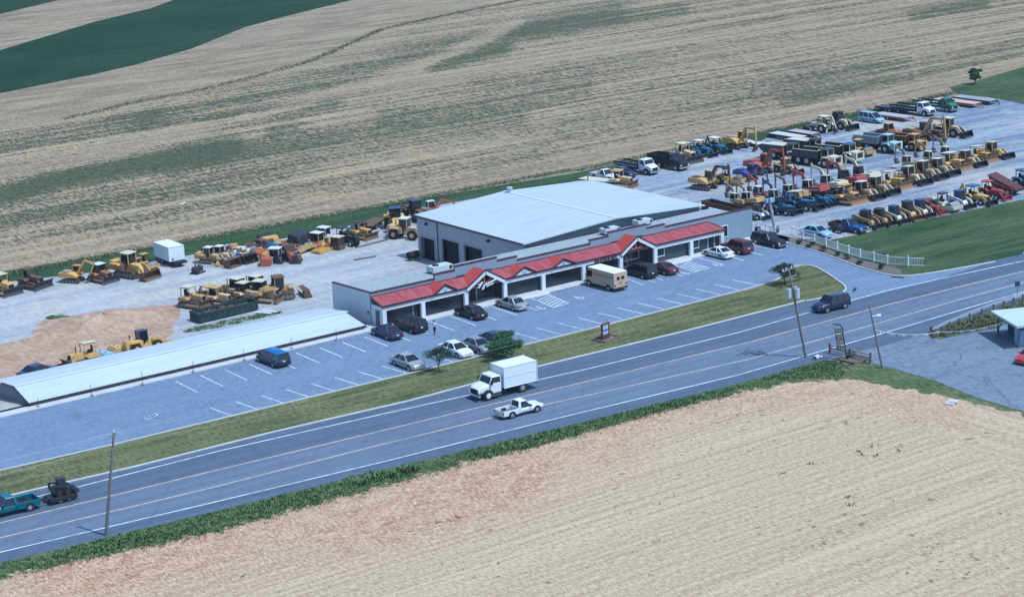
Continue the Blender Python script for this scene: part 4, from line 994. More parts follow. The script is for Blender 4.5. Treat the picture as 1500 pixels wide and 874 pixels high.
def make_loader(label, loc, heading, c, bucketc, sc=1.0, roofc=None, group=None, tilt=True, raised=0.0, cabc=None, tracked=False, bw=2.6):
    c = shade(c); heading += random.uniform(-6, 6); sc *= random.uniform(.93, 1.05)
    q = thing('wheel_loader' if not tracked else 'track_loader', label, 'wheel loader' if not tracked else 'track loader', loc, heading, group, tilt, sc)
    if tracked:
        for s in (1, -1): track_unit(q, s * .92, 3.0, .45, .9)
    else:
        for x in (-1.45, 1.35):
            for s in (1, -1): wheel(q, x, s * 1.22, .70, .45, c, .5)
    MB().prism([(-2.6, .7), (-.4, .7), (-.35, 1.5), (-.7, 1.75), (-2.5, 1.8), (-2.7, 1.4)], -.72, .72).build('rear_body', c, q, bevel=.05)
    MB().prism([(-.35, .7), (1.7, .6), (1.6, 1.1), (1.2, 1.6), (.3, 1.6)], -.42, .42).build('front_frame', c, q)
    cab_frame(q, -.75, .35, .62, 1.5, 2.75, cabc or c, True, roofc or cabc or c)
    z = raised
    for s in (1, -1):
        a = MB(); a.beam((.9, s * .55, 1.5), (1.8, s * .55, 1.45 + z * .6), .16, .3); a.beam((1.8, s * .55, 1.45 + z * .6), (2.6, s * .55, .6 + z), .16, .3); a.build('lift_arm', CRM if c.name.startswith('faded') else c, q)  # cream on the arms of tan loaders paints in their bright highlight
        MB().prism([(-2.2, 1.45), (-.7, 1.45), (-.9, 1.62), (-2.0, 1.62)], s * 1.0 - .27, s * 1.0 + .27).build('fender', c, q)
    make_bucket(q, 2.6, .12 + z, bw, 1.15, bucketc)
    MB().cyl((-1.7, .3, 1.78), (-1.7, .3, 2.4), .08, n=8).build('exhaust_pipe', DARK, q)
    return q
def make_backhoe(label, loc, heading, c, sc=1.0, roofc=None, group=None, tilt=True, open_=True, armc=None, bucketc=None, hoe=True):
    c = shade(c); heading += random.uniform(-6, 6); sc *= random.uniform(.93, 1.05)
    q = thing('backhoe_loader', label, 'backhoe loader', loc, heading, group, tilt, sc)
    for s in (1, -1):
        wheel(q, -1.0, s * 1.12, .72, .42, WHT, .5); wheel(q, 1.35, s * .98, .45, .3, WHT, .5)
        MB().prism([(-1.8, 1.1), (-1.6, 1.5), (-.4, 1.5), (-.2, 1.1), (-.5, 1.35), (-1.5, 1.35)], s * .92 - .22, s * .92 + .22).build('fender', c, q)
        a = MB(); a.beam((-.1, s * .62, 1.35), (1.4, s * .62, 1.1), .14, .24); a.beam((1.4, s * .62, 1.1), (2.35, s * .62, .45), .14, .24); a.build('loader_arm', armc or c, q)
    MB().prism([(-1.6, .6), (1.9, .65), (1.95, 1.3), (.2, 1.45), (-.2, 1.1), (-1.6, 1.1)], -.42, .42).build('hood', c, q, bevel=.04)
    MB().box(1.953, 1.99, -.36, .36, .75, 1.22).build('radiator_grille', DARK, q)
    cab_frame(q, -1.3, .05, .65, 1.1, 2.5, BLK, not open_, roofc or WHT, 'canopy')
    make_bucket(q, 2.3, .08, 2.1, .95, bucketc or BLK, 'loader_bucket')
    if hoe:
        P = [(-1.8, .9), (-2.4, 2.4), (-3.2, 2.3), (-3.3, .9)]
        b = MB(); b.beam((-1.6, 0, .8), (-2.3, 0, 2.5), .2, .36, .2, .3); b.build('hoe_boom', armc or c, q)
        MB().beam((-2.2, 0, 2.65), (-3.1, 0, 1.0), .18, .3, .16, .2).build('hoe_stick', armc or c, q)
        MB().prism([(-3.1, 1.1), (-3.4, .75), (-3.3, .25), (-2.75, .2), (-2.85, .5), (-2.9, 1.0)], -.3, .3).build('hoe_bucket', TRACK, q)
        for s in (1, -1): MB().beam((-1.9, s * .6, .8), (-2.1, s * 1.1, .08), .12).build('stabiliser', armc or c, q)
    return q
def make_skid(label, loc, heading, c, cagec, sc=1.0, bucketc=None, group=None, tilt=True):
    c = shade(c); heading += random.uniform(-6, 6); sc *= random.uniform(.93, 1.05)
    q = thing('skid_steer_loader', label, 'skid steer', loc, heading, group, tilt, sc)
    for x in (-.55, .55):
        for s in (1, -1): wheel(q, x, s * .86, .42, .3, c, .5)
    MB().prism([(-1.3, .35), (.9, .3), (.95, .6), (.6, .9), (-.1, .95), (-.6, 1.2), (-1.35, 1.2)], -.55, .55).build('body', c, q, bevel=.04)
    cg = MB().hexa([(-.5, -.5, .953), (.65, -.5, .903), (.65, .5, .903), (-.5, .5, .953), (-.45, -.48, 2.0), (.4, -.48, 2.0), (.4, .48, 2.0), (-.45, .48, 2.0)]).build('cab', cagec, q)
    MB().box(-.55, .5, -.52, .52, 2.003, 2.08).build('roof', cagec, cg); MB().hexa([(.60, -.4, 1.0), (.68, -.4, 1.0), (.68, .4, 1.0), (.60, .4, 1.0), (.40, -.4, 1.95), (.45, -.4, 1.95), (.45, .4, 1.95), (.40, .4, 1.95)]).build('cab_front', DARK, cg)
    for s in (1, -1):
        a = MB(); a.beam((-1.3, s * .72, 1.45), (1.1, s * .72, .95), .14, .24); a.beam((1.1, s * .72, .95), (1.5, s * .72, .35), .14, .24); a.beam((-1.3, s * .72, 1.45), (-1.2, s * .72, .7), .14, .3); a.build('lift_arm', c, q)
    make_bucket(q, 1.45, .06, 1.8, .75, bucketc or DARK); return q
def make_tractor(label, loc, heading, c, sc=1.0, roofc=None, group=None, tilt=True, loader=True, open_=True):
    q = thing('tractor', label, 'tractor', loc, heading, group, tilt, sc)
    for s in (1, -1):
        wheel(q, -.9, s * 1.0, .75, .4, WHT, .5); wheel(q, 1.25, s * .85, .45, .28, WHT, .5)
        MB().prism([(-1.7, 1.2), (-1.5, 1.6), (-.4, 1.6), (-.1, 1.2), (-.4, 1.45), (-1.4, 1.45)], s * .8 - .2, s * .8 + .2).build('fender', c, q)
    MB().prism([(-1.3, .6), (1.75, .7), (1.8, 1.4), (.1, 1.5), (-.2, 1.1), (-1.3, 1.1)], -.36, .36).build('hood', c, q, bevel=.04)
    cab_frame(q, -1.2, -.15, .55, 1.2, 2.45, BLK if roofc else c, not open_, roofc or c, 'canopy')
    MB().cyl((.9, .15, 1.45), (.9, .15, 2.1), .06, n=8).build('exhaust_pipe', DARK, q)
    if loader:
        for s in (1, -1):
            a = MB(); a.beam((.1, s * .55, 1.4), (1.5, s * .55, 1.25), .12, .2); a.beam((1.5, s * .55, 1.25), (2.3, s * .55, .4), .12, .2); a.build('loader_arm', c, q)
        make_bucket(q, 2.25, .06, 1.9, .8, BLK if c is SKY else c, 'loader_bucket')
    return q
def make_hauler(label, loc, heading, c, bedc, cabroof, sc=1.0, group=None, tilt=True, noseframe=None, load=None):
    q = thing('dump_hauler', label, 'dump hauler', loc, heading, group, tilt, sc)
    for x in (2.6, -1.0, -2.7):
        for s in (1, -1): wheel(q, x, s * 1.3, .78, .5, c, .5)
    MB().prism([(1.6, .7), (4.2, .75), (4.25, 1.5), (4.0, 1.85), (2.9, 1.95), (1.6, 1.7)], -.95, .95).build('hood', c, q, bevel=.06)
    MB().box(4.253, 4.30, -.6, .6, .95, 1.6).build('radiator_grille', DARK, q)
    fr = MB(); fr.box(4.27, 4.42, -1.05, 1.05, .55, .85); fr.box(4.27, 4.42, -1.05, -.72, .853, 1.8); fr.box(4.27, 4.42, .72, 1.05, .853, 1.8); fr.box(4.2, 4.4, -1.05, 1.05, 1.803, 1.95); fr.build('nose_guard', noseframe or c, q)
    cab_frame(q, 1.6, 2.85, .75, 1.7, 2.95, c, True, cabroof)
    for s in (1, -1): MB().prism([(1.8, 1.45), (2.1, 1.75), (3.2, 1.75), (3.5, 1.45), (3.1, 1.62), (2.2, 1.62)], s * 1.15 - .25, s * 1.15 + .25).build('fender', c, q)
    MB().box(-3.4, 1.5, -.5, .5, .8, 1.2).build('chassis', DARK, q)
    b = MB()
    b.prism([(-4.0, 1.6), (-3.6, 1.25), (1.1, 1.35), (1.2, 1.5), (-3.5, 1.42), (-3.9, 1.75)], -1.3, 1.3)
    for s in (1, -1): b.prism([(-4.1, 1.75), (-3.6, 1.3), (1.1, 1.4), (1.35, 2.6), (-3.6, 2.45)], s * 1.35 - .06, s * 1.35 + .06)
    b.prism([(1.0, 1.4), (1.1, 1.4), (1.42, 2.75), (1.32, 2.75)], -1.29, 1.29)
    o = b.build('dump_body', bedc, q)
    if load: MB().hexa([(-3.5, -1.27, 1.6), (1.1, -1.27, 1.6), (1.1, 1.27, 1.6), (-3.5, 1.27, 1.6), (-3.4, -1.27, 2.5), (1.3, -1.27, 2.62), (1.3, 1.27, 2.62), (-3.4, 1.27, 2.5)]).build('load', load, q)
    rm = MB()
    for s in (1, -1): rm.beam((-3.7, s * 1.38, 2.48), (1.38, s * 1.38, 2.64), .16, .1)
    rm.beam((1.4, -1.35, 2.78), (1.4, 1.35, 2.78), .1, .16); rm.build('body_rim', c, o)
    return q
def make_roller(label, loc, heading, c, sc=1.0, roofc=None, group=None, tilt=True, drumc=None):
    q = thing('road_roller', label, 'road roller', loc, heading, group, tilt, sc)
    MB().cyl((1.6, -1.0, .72), (1.6, 1.0, .72), .72, n=24).build('drum', drumc or STEEL, q, 40)
    fr = MB()
    for s in (1, -1): fr.box(.5, 2.6, s * 1.1 - .08, s * 1.1 + .08, .5, .95)
    fr.box(2.45, 2.6, -1.0, 1.0, .5, .95); fr.box(.3, .6, -1.0, 1.0, .5, .95); fr.build('drum_frame', c, q)
    for s in (1, -1): wheel(q, -1.3, s * 1.02, .72, .45, c, .5)
    MB().prism([(-2.4, .7), (.2, .7), (.2, 1.2), (-.3, 1.3), (-.6, 1.65), (-2.3, 1.6)], -.62, .62).build('body', c, q, bevel=.05)
    cab_frame(q, -.6, .2, .6, 1.3, 2.5, BLK, False, roofc or c, 'canopy'); return q
def make_trailer(label, loc, heading, deckc, L=6.0, W=2.3, sc=1.0, z=.75, group=None, tilt=True, framec=None, ramp=True, name='flatbed_trailer', cat='flatbed trailer'):
    q = thing(name, label, cat, loc, heading, group, tilt, sc)
    MB().box(-L / 2, L / 2, -W / 2 + .02, W / 2 - .02, z, z + .09).build('deck', deckc, q)
    f = MB(); f.box(-L / 2, L / 2, -W / 2, -W / 2 + .12, z - .22, z - .003); f.box(-L / 2, L / 2, W / 2 - .12, W / 2, z - .22, z - .003)
    for x in np.linspace(-L / 2 + .1, L / 2 - .2, 6): f.box(x, x + .1, -W / 2 + .123, W / 2 - .123, z - .15, z - .003)
    f.build('frame', framec or DARK, q)
    MB().beam((L / 2, -.6, z - .1), (L / 2 + 1.3, 0, z - .2), .12).beam((L / 2, .6, z - .1), (L / 2 + 1.3, 0, z - .2), .12).beam((L / 2 + 1.3, 0, z - .2), (L / 2 + 1.3, 0, 0), .1).build('drawbar', framec or DARK, q)
    for x in (-L * .18, -L * .18 + .85):
        for s in (1, -1): wheel(q, x, s * (W / 2 - .05), .36, .22)
    if ramp: MB().hexa([(-L / 2 - .9, -W / 2 + .1, .05), (-L / 2 - .003, -W / 2 + .1, z - .1), (-L / 2 - .003, W / 2 - .1, z - .1), (-L / 2 - .9, W / 2 - .1, .05), (-L / 2 - .9, -W / 2 + .1, .12), (-L / 2 - .003, -W / 2 + .1, z + .05), (-L / 2 - .003, W / 2 - .1, z + .05), (-L / 2 - .9, W / 2 - .1, .12)]).build('ramp', deckc, q)
    return q
# ================================================================== CARS AND TRUCKS
def P(px, py): return T(px, py)
cp_ = lambda n, c, **k: paint(n, c, .28, .6, .06, .5, .6, **k)
SILV = cp_('silver_car_paint', (.42, .42, .40), metal=.3); SILV2 = cp_('pewter_car_paint', (.30, .30, .29), metal=.3); WHC = cp_('white_car_paint', (.76, .76, .75)); BLKC = paint('black_car_paint', (.010, .011, .014), .3, .2, .06, .35, .6)
NAVY = cp_('navy_car_paint', (.009, .016, .05)); BLUC = cp_('blue_car_paint', (.02, .10, .32)); WINE = cp_('dark_red_car_paint', (.085, .010, .013)); MARO = cp_('red_car_paint', (.105, .014, .014)); TEAL = cp_('teal_truck_paint', (.0, .105, .135)); ICE = cp_('pale_blue_car_paint', (.30, .44, .56)); REDC = cp_('bright_red_car_paint', (.42, .03, .04))
GC = 'cars parked in the shop car park'
make_car('sedan', NAVY, 'dark blue sedan parked nose in beside the left end column of the shops', P(567, 493), 88, group=GC)
make_car('van', BLKC, 'black minivan parked nose in between the dark blue sedan and the walking person', P(601, 483), 90, group=GC)
make_car('sedan', BLKC, 'black sedan parked alone in front of the left big gable entrance', P(690, 464), 90, group=GC)
make_car('sedan', SILV, 'silver sedan parked nose in beside the left hatched bay', P(750, 451), 90, group=GC)
make_step_van('tan step van with white roof parked nose in at the arcade', P(886, 420), 91, flat('tan_van_paint', (.52, .36, .24), .45, .06, 1)).scale = (1, 1, .86)
make_car('van', BLKC, 'black minivan parked between the tan step van and a dark red car', P(938, 404), 90, group=GC)
make_car('coupe', WINE, 'dark red coupe parked nose in left of the right hatched bay', P(970, 399), 90, group=GC)
make_car('coupe', WHC, 'white coupe parked nose in right of the right hatched bay', P(1052, 376), 90, group=GC)
make_car('suv', MARO, 'maroon sport utility vehicle parked beside the white coupe', P(1079, 369), 90, group=GC)
make_pickup(BLKC, 'black pickup truck with covered bed backed in at the right end of the shops', P(1127, 359), -92, topper=BLKC, L=5.4, group=GC)
make_car('sedan', SILV, 'silver sedan facing the road next to the small dark tree', P(598, 537), -91, group=GC)
make_car('sedan', WHC, 'white sedan facing the road between the two car park trees', P(668, 519), -90, group=GC)
make_car('sedan', SILV2, 'grey sedan facing the road left of the bushy green tree', P(700, 513), -91, group=GC)
make_car('sedan', NAVY, 'dark car half hidden behind the bushy green tree', P(726, 505), -90, group=GC)
make_car('van', NAVY, 'blue minivan parked alone beside the long low storage building', P(400, 532), 90, group=GC, roof=cp_('blue_roof_paint', (.02, .12, .34)), lower=BLKC)
for o_ in [o for o in bpy.data.objects if o.parent is None and o.name.startswith('minivan')]: o_.scale = (1, 1, .93)
ra = math.degrees(math.atan2(-2.2, 50)) 
make_truck('white box truck driving on the near side of the road towards the left', (-5.1, -32.1, .03), 180 + ra, WHC, 'box', flat('truck_box_white', (.72, .735, .74), .5, .04, .6), name='box_truck', L=7.0)
make_pickup(WHC, 'small white pickup truck driving right, just below the box truck', (-8.0, -38.8, .03), ra, L=4.95, W=1.68, bedc=STEEL).scale = (1, 1, .90)
make_car('suv', NAVY, 'dark blue estate car driving left along the road near the tall pole', (41.9, -33.0, .03), 178, cat='estate car', name='estate_car')
make_pickup(TEAL, 'teal pickup truck at the left edge of the road towing a black machine', (-59.0, -29.45, .03), 180 + ra, L=5.6, W=1.95, bedc=BLK)
tp = (-53.9, -29.75, .03)
make_trailer('low black trailer hitched behind the teal pickup truck on the road', tp, 180 + ra, BLK, 2.6, 1.7, z=.5, ramp=False, name='towed_trailer', cat='trailer', tilt=False)
make_skid('black skid steer loader with raised bucket riding on the towed trailer', (tp[0] + .1, tp[1], .63), ra, paint('sooty_blue_black', (.022, .026, .034), .5, .1, .2), BLK, .78, BLK, tilt=False)
make_car('sedan', REDC, 'bright red car at the right edge of the picture on the forecourt', P(1511, 528), 190, group=None)

# ================================================================== MACHINES ON THE RIGHT-HAND YARD
GN = 'vehicles lined up along the far edge of the yard'
make_pickup(WHT, 'white pickup truck just beyond the far corner of the big pale roof', P(887, 263), -88, L=5.6, tilt=True, group=GN)
make_car('sedan', NAVY, 'dark blue sedan between the white pickup and the white flatbed truck', P(914, 258), -88, tilt=True, group=GN)
make_truck('white cab truck with dark stake bed beside the dark blue sedan', P(934, 252), -86, WHT, 'flat', BLK, name='flatbed_truck', tilt=True, group=GN, L=8.0)
make_truck('black dump truck with chrome bumper in the far row', P(980, 246), -88, BLKC, 'dump', BLKC, name='dump_truck', tilt=True, group=GN, L=7.4, axles=2)
make_dozer('tan bulldozer with dark blade just right of the black dump truck', P(1004, 237), -85, TAN, BLK, 1.1, 'open', CRM, group=GN)
make_tractor('small blue tractor with no loader nearest the tan bulldozer', P(1014, 231), -85, SKY, .95, SKY, group=GN, loader=False)
make_tractor('blue tractor with white canopy second in the blue trio', P(1028, 228), -85, SKY, 1.0, WHT, group=GN)
make_backhoe('blue backhoe loader with white canopy rightmost of the blue trio', P(1050, 223), -86, SKY, .95, WHT, group=GN, armc=SKY)
make_excavator('yellow excavator ending the far row beside the pale deck', P(1080, 217), -88, YEL, 1.05, 'dig', TAN, group=GN)
make_trailer('pale low deck lying behind the yellow excavator of the far row', P(1104, 213), -85, CONC, 4.0, 2.2, z=.5, ramp=False, name='low_trailer', cat='trailer')
make_trailer('long dark trailer with pale deck in the gap of the far row', P(1154, 204), -87, CONC, 8.0, 2.6, .85, z=.9)
make_trailer('short trailer with pinkish deck right behind the long dark one', P(1177, 199), -87, flat('grey_pink_deck', (.42, .36, .35), .8, .1, 1), 6.0, 2.4, .9)
make_backhoe('cream backhoe with its hoe folded near the two flat trailers', P(1203, 193), 92, CRM, 1.15, CRM, group=GN)
make_loader('yellow wheel loader with dark cab and bucket at the far lawn edge', P(1229, 188), -86, TAN, BLK, 1.0, BLK, group=GN, cabc=BLK)
make_car('van', ICE, 'pale blue van parked in the far row left of the tan deck trailer', P(1277, 179), -88, tilt=True, group=GN, cat='van', name='passenger_van')
make_trailer('pinkish flat trailer between the pale blue van and the white cab truck', P(1309, 175), -86, flat('grey_pink_deck', (.42, .36, .35)), 7.0, 2.5, 1.0, framec=ORG)
make_trailer('black trailer half hidden behind the pinkish flat trailer', P(1312, 164), -86, BLK, 7.5, 2.5, 1.0, ramp=False)
make_truck('white cab truck with black flat bed near the green truck', P(1338, 167), -87, WHT, 'flat', BLK, name='flatbed_truck', tilt=True, group=GN, L=8.6)
make_truck('green truck with dark green flat bed at the far end of the yard', P(1372, 161), -88, GRN, 'flat', GRN, name='flatbed_truck', tilt=True, group=GN, L=8.6)
make_trailer('orange trailer with pale deck second from the far right end', P(1402, 154), -87, flat('pale_orange_deck', (.55, .38, .27), .8, .15, 1), 9.0, 2.5, 1.0, framec=ORG, ramp=False)
make_trailer('grey trailer ending the far row by the grass', P(1428, 150), -87, flat('grey_deck', (.30, .30, .32), .8, .15, 1), 8.5, 2.6, 1.0, framec=BLK, ramp=False)
# middle row
GM = 'machines standing in the middle of the yard'
make_excavator('dusty tan excavator with boom raised left of the yellow roller', P(1032, 277), -84, TAN, 1.0, 'dig', TAN, armc=BRN, group=GM)
make_roller('yellow roller with roll bar beside the dusty tan excavator', P(1066, 270), -60, YEL, 1.0, BLK, group=GM)
make_excavator('violet blue excavator with bucket on the ground left of the orange one', P(1094, 264), -86, PUR, .95, 'low', PUR, armc=BLU, group=GM)
make_excavator('big orange red excavator with arched boom and bucket on the ground', P(1113, 254), -87, BRICK, 1.15, 'dig', BRICK, armc=BRICK, group=GM)
make_loader('small tan loader tucked between the orange excavator and the haulers', P(1152, 253), -80, TAN, BRN, .8, TAN, group=GM)
make_hauler('dark dump hauler leftmost of the four, pale load level with its body', P(1147, 233), -84, CRM, BLK, BLK, .95, load=CRM, group='dump haulers in the middle of the yard')
make_hauler('dump hauler with pale load and black roof, behind the leftmost blue roofed one', P(1180, 226), -84, CRM, BLK, BLK, .95, load=CRM, group='dump haulers in the middle of the yard')
make_hauler('cream dump hauler with blue cab roof nearest the orange excavator', P(1196, 242), -84, CRM, BLK, BLU, 1.0, group='dump haulers in the middle of the yard')
make_hauler('cream dump hauler with blue cab roof next to the yellow roller drum', P(1228, 235), -84, CRM, BLK, BLU, 1.0, group='dump haulers in the middle of the yard')
make_roller('yellow roller behind the right blue roofed dump hauler', P(1258, 227), -85, YEL, 1.0, YEL, group=GM)
make_hauler('pale teal dump hauler with open grey body', P(1284, 221), -84, TEA, GRY, TEA, 1.0, group='dump haulers in the middle of the yard', noseframe=WHT)
make_hauler('yellow dump hauler right of the pale teal one', P(1324, 218), -84, YEL, BRN, YEL, .9, group='dump haulers in the middle of the yard')
make_loader('orange tan loader behind the pale teal dump hauler', P(1300, 203), 95, ORG, BRN, 1.0, TAN, group=GM)
make_excavator('brown excavator with its stick hanging straight down behind the yellow hauler', P(1346, 207), -80, BRN, 1.15, 'dig', BRN, armc=TAN, group=GM)
make_dozer('brown bulldozer between the brown excavator and the wheel loader', P(1366, 204), -80, BRN, BRN, 1.0, 'open', TAN, group=GM)
make_loader('tan wheel loader with pale cab roof at the far right end of the middle row', P(1391, 199), -82, TAN, BLK, 1.15, CRM, group=GM)
# excavators with raised booms, second line
DTAN = paint('weathered_boom_tan', (.27, .21, .13), .65, 0, .7)
GX = 'excavators with booms raised along the middle of the yard'
for px, py, c, cc, sc, lab, mini in (
    (1082, 303, TAN, CRM, .8, 'tan mini excavator nearest the rusty steel skip, boom raised', True),
    (1102, 304, TAN, CRM, .85, 'tan mini excavator second from the rusty steel skip, boom raised', True),
    (1118, 296, BRICK, WHT, .85, 'rust coloured mini excavator with white cab roof, boom raised', True),
    (1143, 303, BLU, WHT, .9, 'blue mini excavator with white cab roof, boom raised', True),
    (1165, 297, TAN, CRM, .95, 'cream roofed tan excavator between the blue and the red ones', False),
    (1193, 289, RED, WHT, 1.0, 'red excavator with white cab roof, left of the cream one', False),
    (1220, 283, CRM, CRM, 1.0, 'cream excavator standing between the two red excavators', False),
    (1246, 276, RED, BLK, 1.0, 'red excavator with black cab right of the cream one', False),
    (1268, 270, CRM, BLK, .95, 'pale tan excavator with black cab right of both red ones', False),
    (1336, 251, DTAN, CRM, .9, 'dull tan excavator with cream cab roof, leftmost of the three behind the loaders', False),
    (1366, 243, DTAN, CRM, .9, 'dull tan excavator with cream cab roof, middle one of the three behind the loaders', False),
    (1391, 236, DTAN, CRM, .9, 'dull tan excavator with cream cab roof, rightmost of the three behind the loaders', False)):
    make_excavator(lab, P(px, py), 92, c, sc, 'mini' if mini else 'up', cc if cc is not WHT else c, cc if cc is not BLK else BLK, group=GX, mini=mini, armc={BRICK: BRICK, RED: RED, BLU: BLU, CRM: CRM}.get(c, DTAN))
# front line of crawler loaders and bulldozers
GL = 'crawlers lined up with buckets and blades towards the road'
for px, py, kind, c, b, roof, lab in (
    (1243, 299, 'd', YEL, BLADE, YEL, 'small yellow bulldozer with brown blade right of the blue machines'),
    (1265, 293, 'l', TAN, BLK, WHT, 'tan crawler loader with white canopy beside the small yellow bulldozer'),
    (1286, 286, 'l', TAN, BLK, CRM, 'tan crawler loader with cream canopy left of the rust bladed bulldozer'),
    (1309, 278, 'd', YEL, BLADE, CRM, 'yellow bulldozer with rust orange blade near the crawler gap'),
    (1334, 271, 'l', TAN, BLK, CRM, 'tan crawler loader just right of the rust orange blade'),
    (1355, 264, 'l', TAN, BLK, CRM, 'tan crawler loader left of the widest brown blade, third from it'),
    (1376, 258, 'l', TAN, BLK, WHT, 'white roofed crawler loader touching the widest brown blade'),
    (1397, 251, 'd', YEL, BLADE, WHT, 'yellow bulldozer with the widest brown blade of the front line'),
    (1417, 245, 'l', TAN, BLK, CRM, 'yellow crawler loader second right of the widest brown blade'),
    (1437, 239, 'd', YEL, BLADE, CRM, 'yellow bulldozer with brown blade next to the end of the front line'),
    (1456, 233, 'l', YEL, BLK, CRM, 'rightmost yellow crawler loader at the end of the front line')):
    if kind == 'd': make_dozer(lab, P(px, py), -87, c, b, 1.05, 'open', roof, group=GL)
    else: make_loader(lab, P(px, py), -87, c, b, 1.0, roof, group=GL, tracked=True, bw=2.6)
make_skid('white skid steer loader beside the light pole behind the shops', P(1110, 322), -85, WHT, BLK, 1.1, BLK)
make_backhoe('blue backhoe loader with black canopy next to the light pole', P(1147, 315), -84, SKY, 1.0, BLK, armc=BLU)
make_backhoe('blue backhoe loader with cream canopy and raised hoe', P(1174, 309), -82, SKY, 1.1, CRM, armc=BLU)
make_tractor('blue tractor loader left of the blue mini excavator on tracks', P(1200, 303), -84, SKY, .95, BLK)
make_excavator('blue mini excavator on tracks with lowered boom in the front line', P(1222, 300), -84, SKY, .75, 'low', SKY, BLK, mini=True, armc=BLU)
# row along the lawn kerb
GK = 'small machines lined up along the lawn edge'
make_car('sedan', ICE, 'pale blue sedan parked on the gravel behind the white fence', P(1196, 346), -86, tilt=True)
bk = P(1226, 341)
q = thing('quad_bike', 'small black quad bike between the pale blue sedan and the black pickup', 'quad bike', bk, -75, None, True)
MB().prism([(-.8, .45), (.8, .45), (.9, .7), (.3, .85), (-.2, .75), (-.9, .78)], -.25, .25).build('body', BLK, q, bevel=.04); MB().beam((.45, -.4, 1.05), (.45, .4, 1.05), .06).beam((.6, 0, .7), (.45, 0, 1.05), .07).build('handlebar', STEEL, q)
for x in (-.6, .65):
    for s in (1, -1): wheel(q, x, s * .52, .30, .22)
MB().box(-.7, .1, -.18, .18, .79, .88).build('seat', SEAT, q)
make_pickup(cp_('dark_blue_truck_paint', (.01, .06, .20)), 'dark blue pickup with black stake bed parked at the lawn edge', P(1243, 338), -86, L=5.6, tilt=True, bedw=BLK, bedc=BLK)
for px, py, c, cg, b, lab in (
    (1268, 333, TAN, BLK, BLK, 'black caged skid steer nearest the dark blue pickup'),
    (1288, 329, TAN, BLK, BLK, 'skid steer with pale arms second from the dark blue pickup'),
    (1309, 325, CRM, BLU, BLK, 'blue roofed skid steer with cream arms'),
    (1329, 320, TAN, BLK, BRN, 'skid steer with rusty bucket lip near the red ride on'),
    (1347, 316, CRM, BLU, BLK, 'blue caged skid steer touching the little red tractor')):
    make_skid(lab, P(px, py), -85, c, cg, 1.15, b, group=GK)
make_tractor('little red tractor with open frame between skid steers and the grey roller', P(1363, 312), -84, RED, .8, RED, group=GK)
make_roller('cream road roller with grey drum and roll bar', P(1382, 308), -84, CRM, .95, BLK, group=GK, drumc=GRY)
make_skid('white skid steer with blue cab right of the road roller', P(1405, 303), -85, WHT, BLU, 1.15, BLK, group=GK)
make_backhoe('yellow loader with long front arms right of the white skid steer', P(1430, 298), -84, YEL, .95, SKY, group=GK, armc=TAN, bucketc=BLK)
make_tractor('red tractor with red canopy and loader bucket', P(1452, 291), -82, RED, 1.0, RED, group=GK)
t_ = P(1476, 284)
q = thing('hopper_spreader', 'dark red hopper machine tipped up near the right edge of the yard', 'hopper', t_, -80, GK, True)
MB().hexa([(-1.8, -.9, .75), (1.9, -.9, .6), (1.9, .9, .6), (-1.8, .9, .75), (-2.6, -1.2, 2.7), (2.0, -1.1, 1.0), (2.0, 1.1, 1.0), (-2.6, 1.2, 2.7)]).build('hopper', paint('dark_maroon_paint', (.085, .02, .022), .5, .1, .3), q); MB().beam((-2.2, .95, 1.7), (1.8, .95, .75), .14).beam((-2.2, -1.25, 1.9), (1.8, -1.15, .85), .1, .2).build('side_rail', RED, q)
for x in (-1.0, .6):
    for s in (1, -1): wheel(q, x, s * 1.1, .5, .3)
make_tractor('blue tractor cut off by the right edge of the picture', P(1503, 277), -84, SKY, 1.1, SKY, group=GK)
# rusty skip side behind the shop roof
a_, b_ = P(1037, 303), P(1108, 318); a_ = Vector((a_.x, a_.y, LOW)); cx = (a_.x + b_.x) / 2; 
q = thing('steel_skip', 'long rusty brown steel skip lying behind the right end of the shop roof', 'skip', at(1067, 301, LOW + 1.2) - Vector((0, 0, 1.2)), -92)
MB().box(-5, 5, -.9, -.8, 0, 1.3).box(-5, 5, .8, .9, 0, 1.3).box(-5, -4.9, -.797, .797, 0, 1.3).box(4.9, 5, -.797, .797, 0, 1.3).box(-4.897, 4.897, -.797, .797, .02, .12).build('skip_body', paint('sooty_brown', (.07, .036, .022), .7, 0, .4), q)
MB().box(-5.03, 5.03, -.96, -.903, 1.2, 1.34).box(-5.03, 5.03, .903, .96, 1.2, 1.34).build('top_rail', RUST, q)
make_dozer('tan bulldozer peeping over the far right edge of the big pale roof', P(910, 274), -70, TAN, BRN, .95, 'open', TAN)
make_trailer('olive flat trailer half hidden behind the pale roof corner', P(876, 270), -75, CRM, 6, 2.2, 1.0, ramp=False, framec=BRN)

# ================================================================== MACHINES AND SCRAP ON THE LEFT-HAND YARD
GW = 'machines along the far grass on the left'
make_dozer('yellow bulldozer cut by the left edge, dark blade to the front', P(6, 430), -80, YEL, BLK, 1.05, 'open', CRM, group=GW)
make_dozer('small brown bulldozer with wide dark blade', P(47, 421), -72, BRN, BLK, .95, 'open', BRN, group=GW, bw=3.6)
make_excavator('yellow backhoe like excavator with folded arm left of the dark bulldozer', P(108, 413), -60, YEL, .8, 'fold', YEL, YEL, group=GW, mini=True)
make_dozer('dark bulldozer with white canopy and orange hood', P(150, 412), -75, paint('burnt_orange_hood', (.34, .13, .06), .5, .05, .4), BLK, .95, 'cab', WHT, group=GW)
make_loader('big yellow crawler loader left of the white box trailer', P(192, 405), -70, YEL, BRN, 1.25, CRM, group=GW, tracked=True)
make_roller('yellow compactor tight against the white box trailer', P(213, 393), -80, YEL, .8, YEL, group=GW)
bt = P(249, 385)
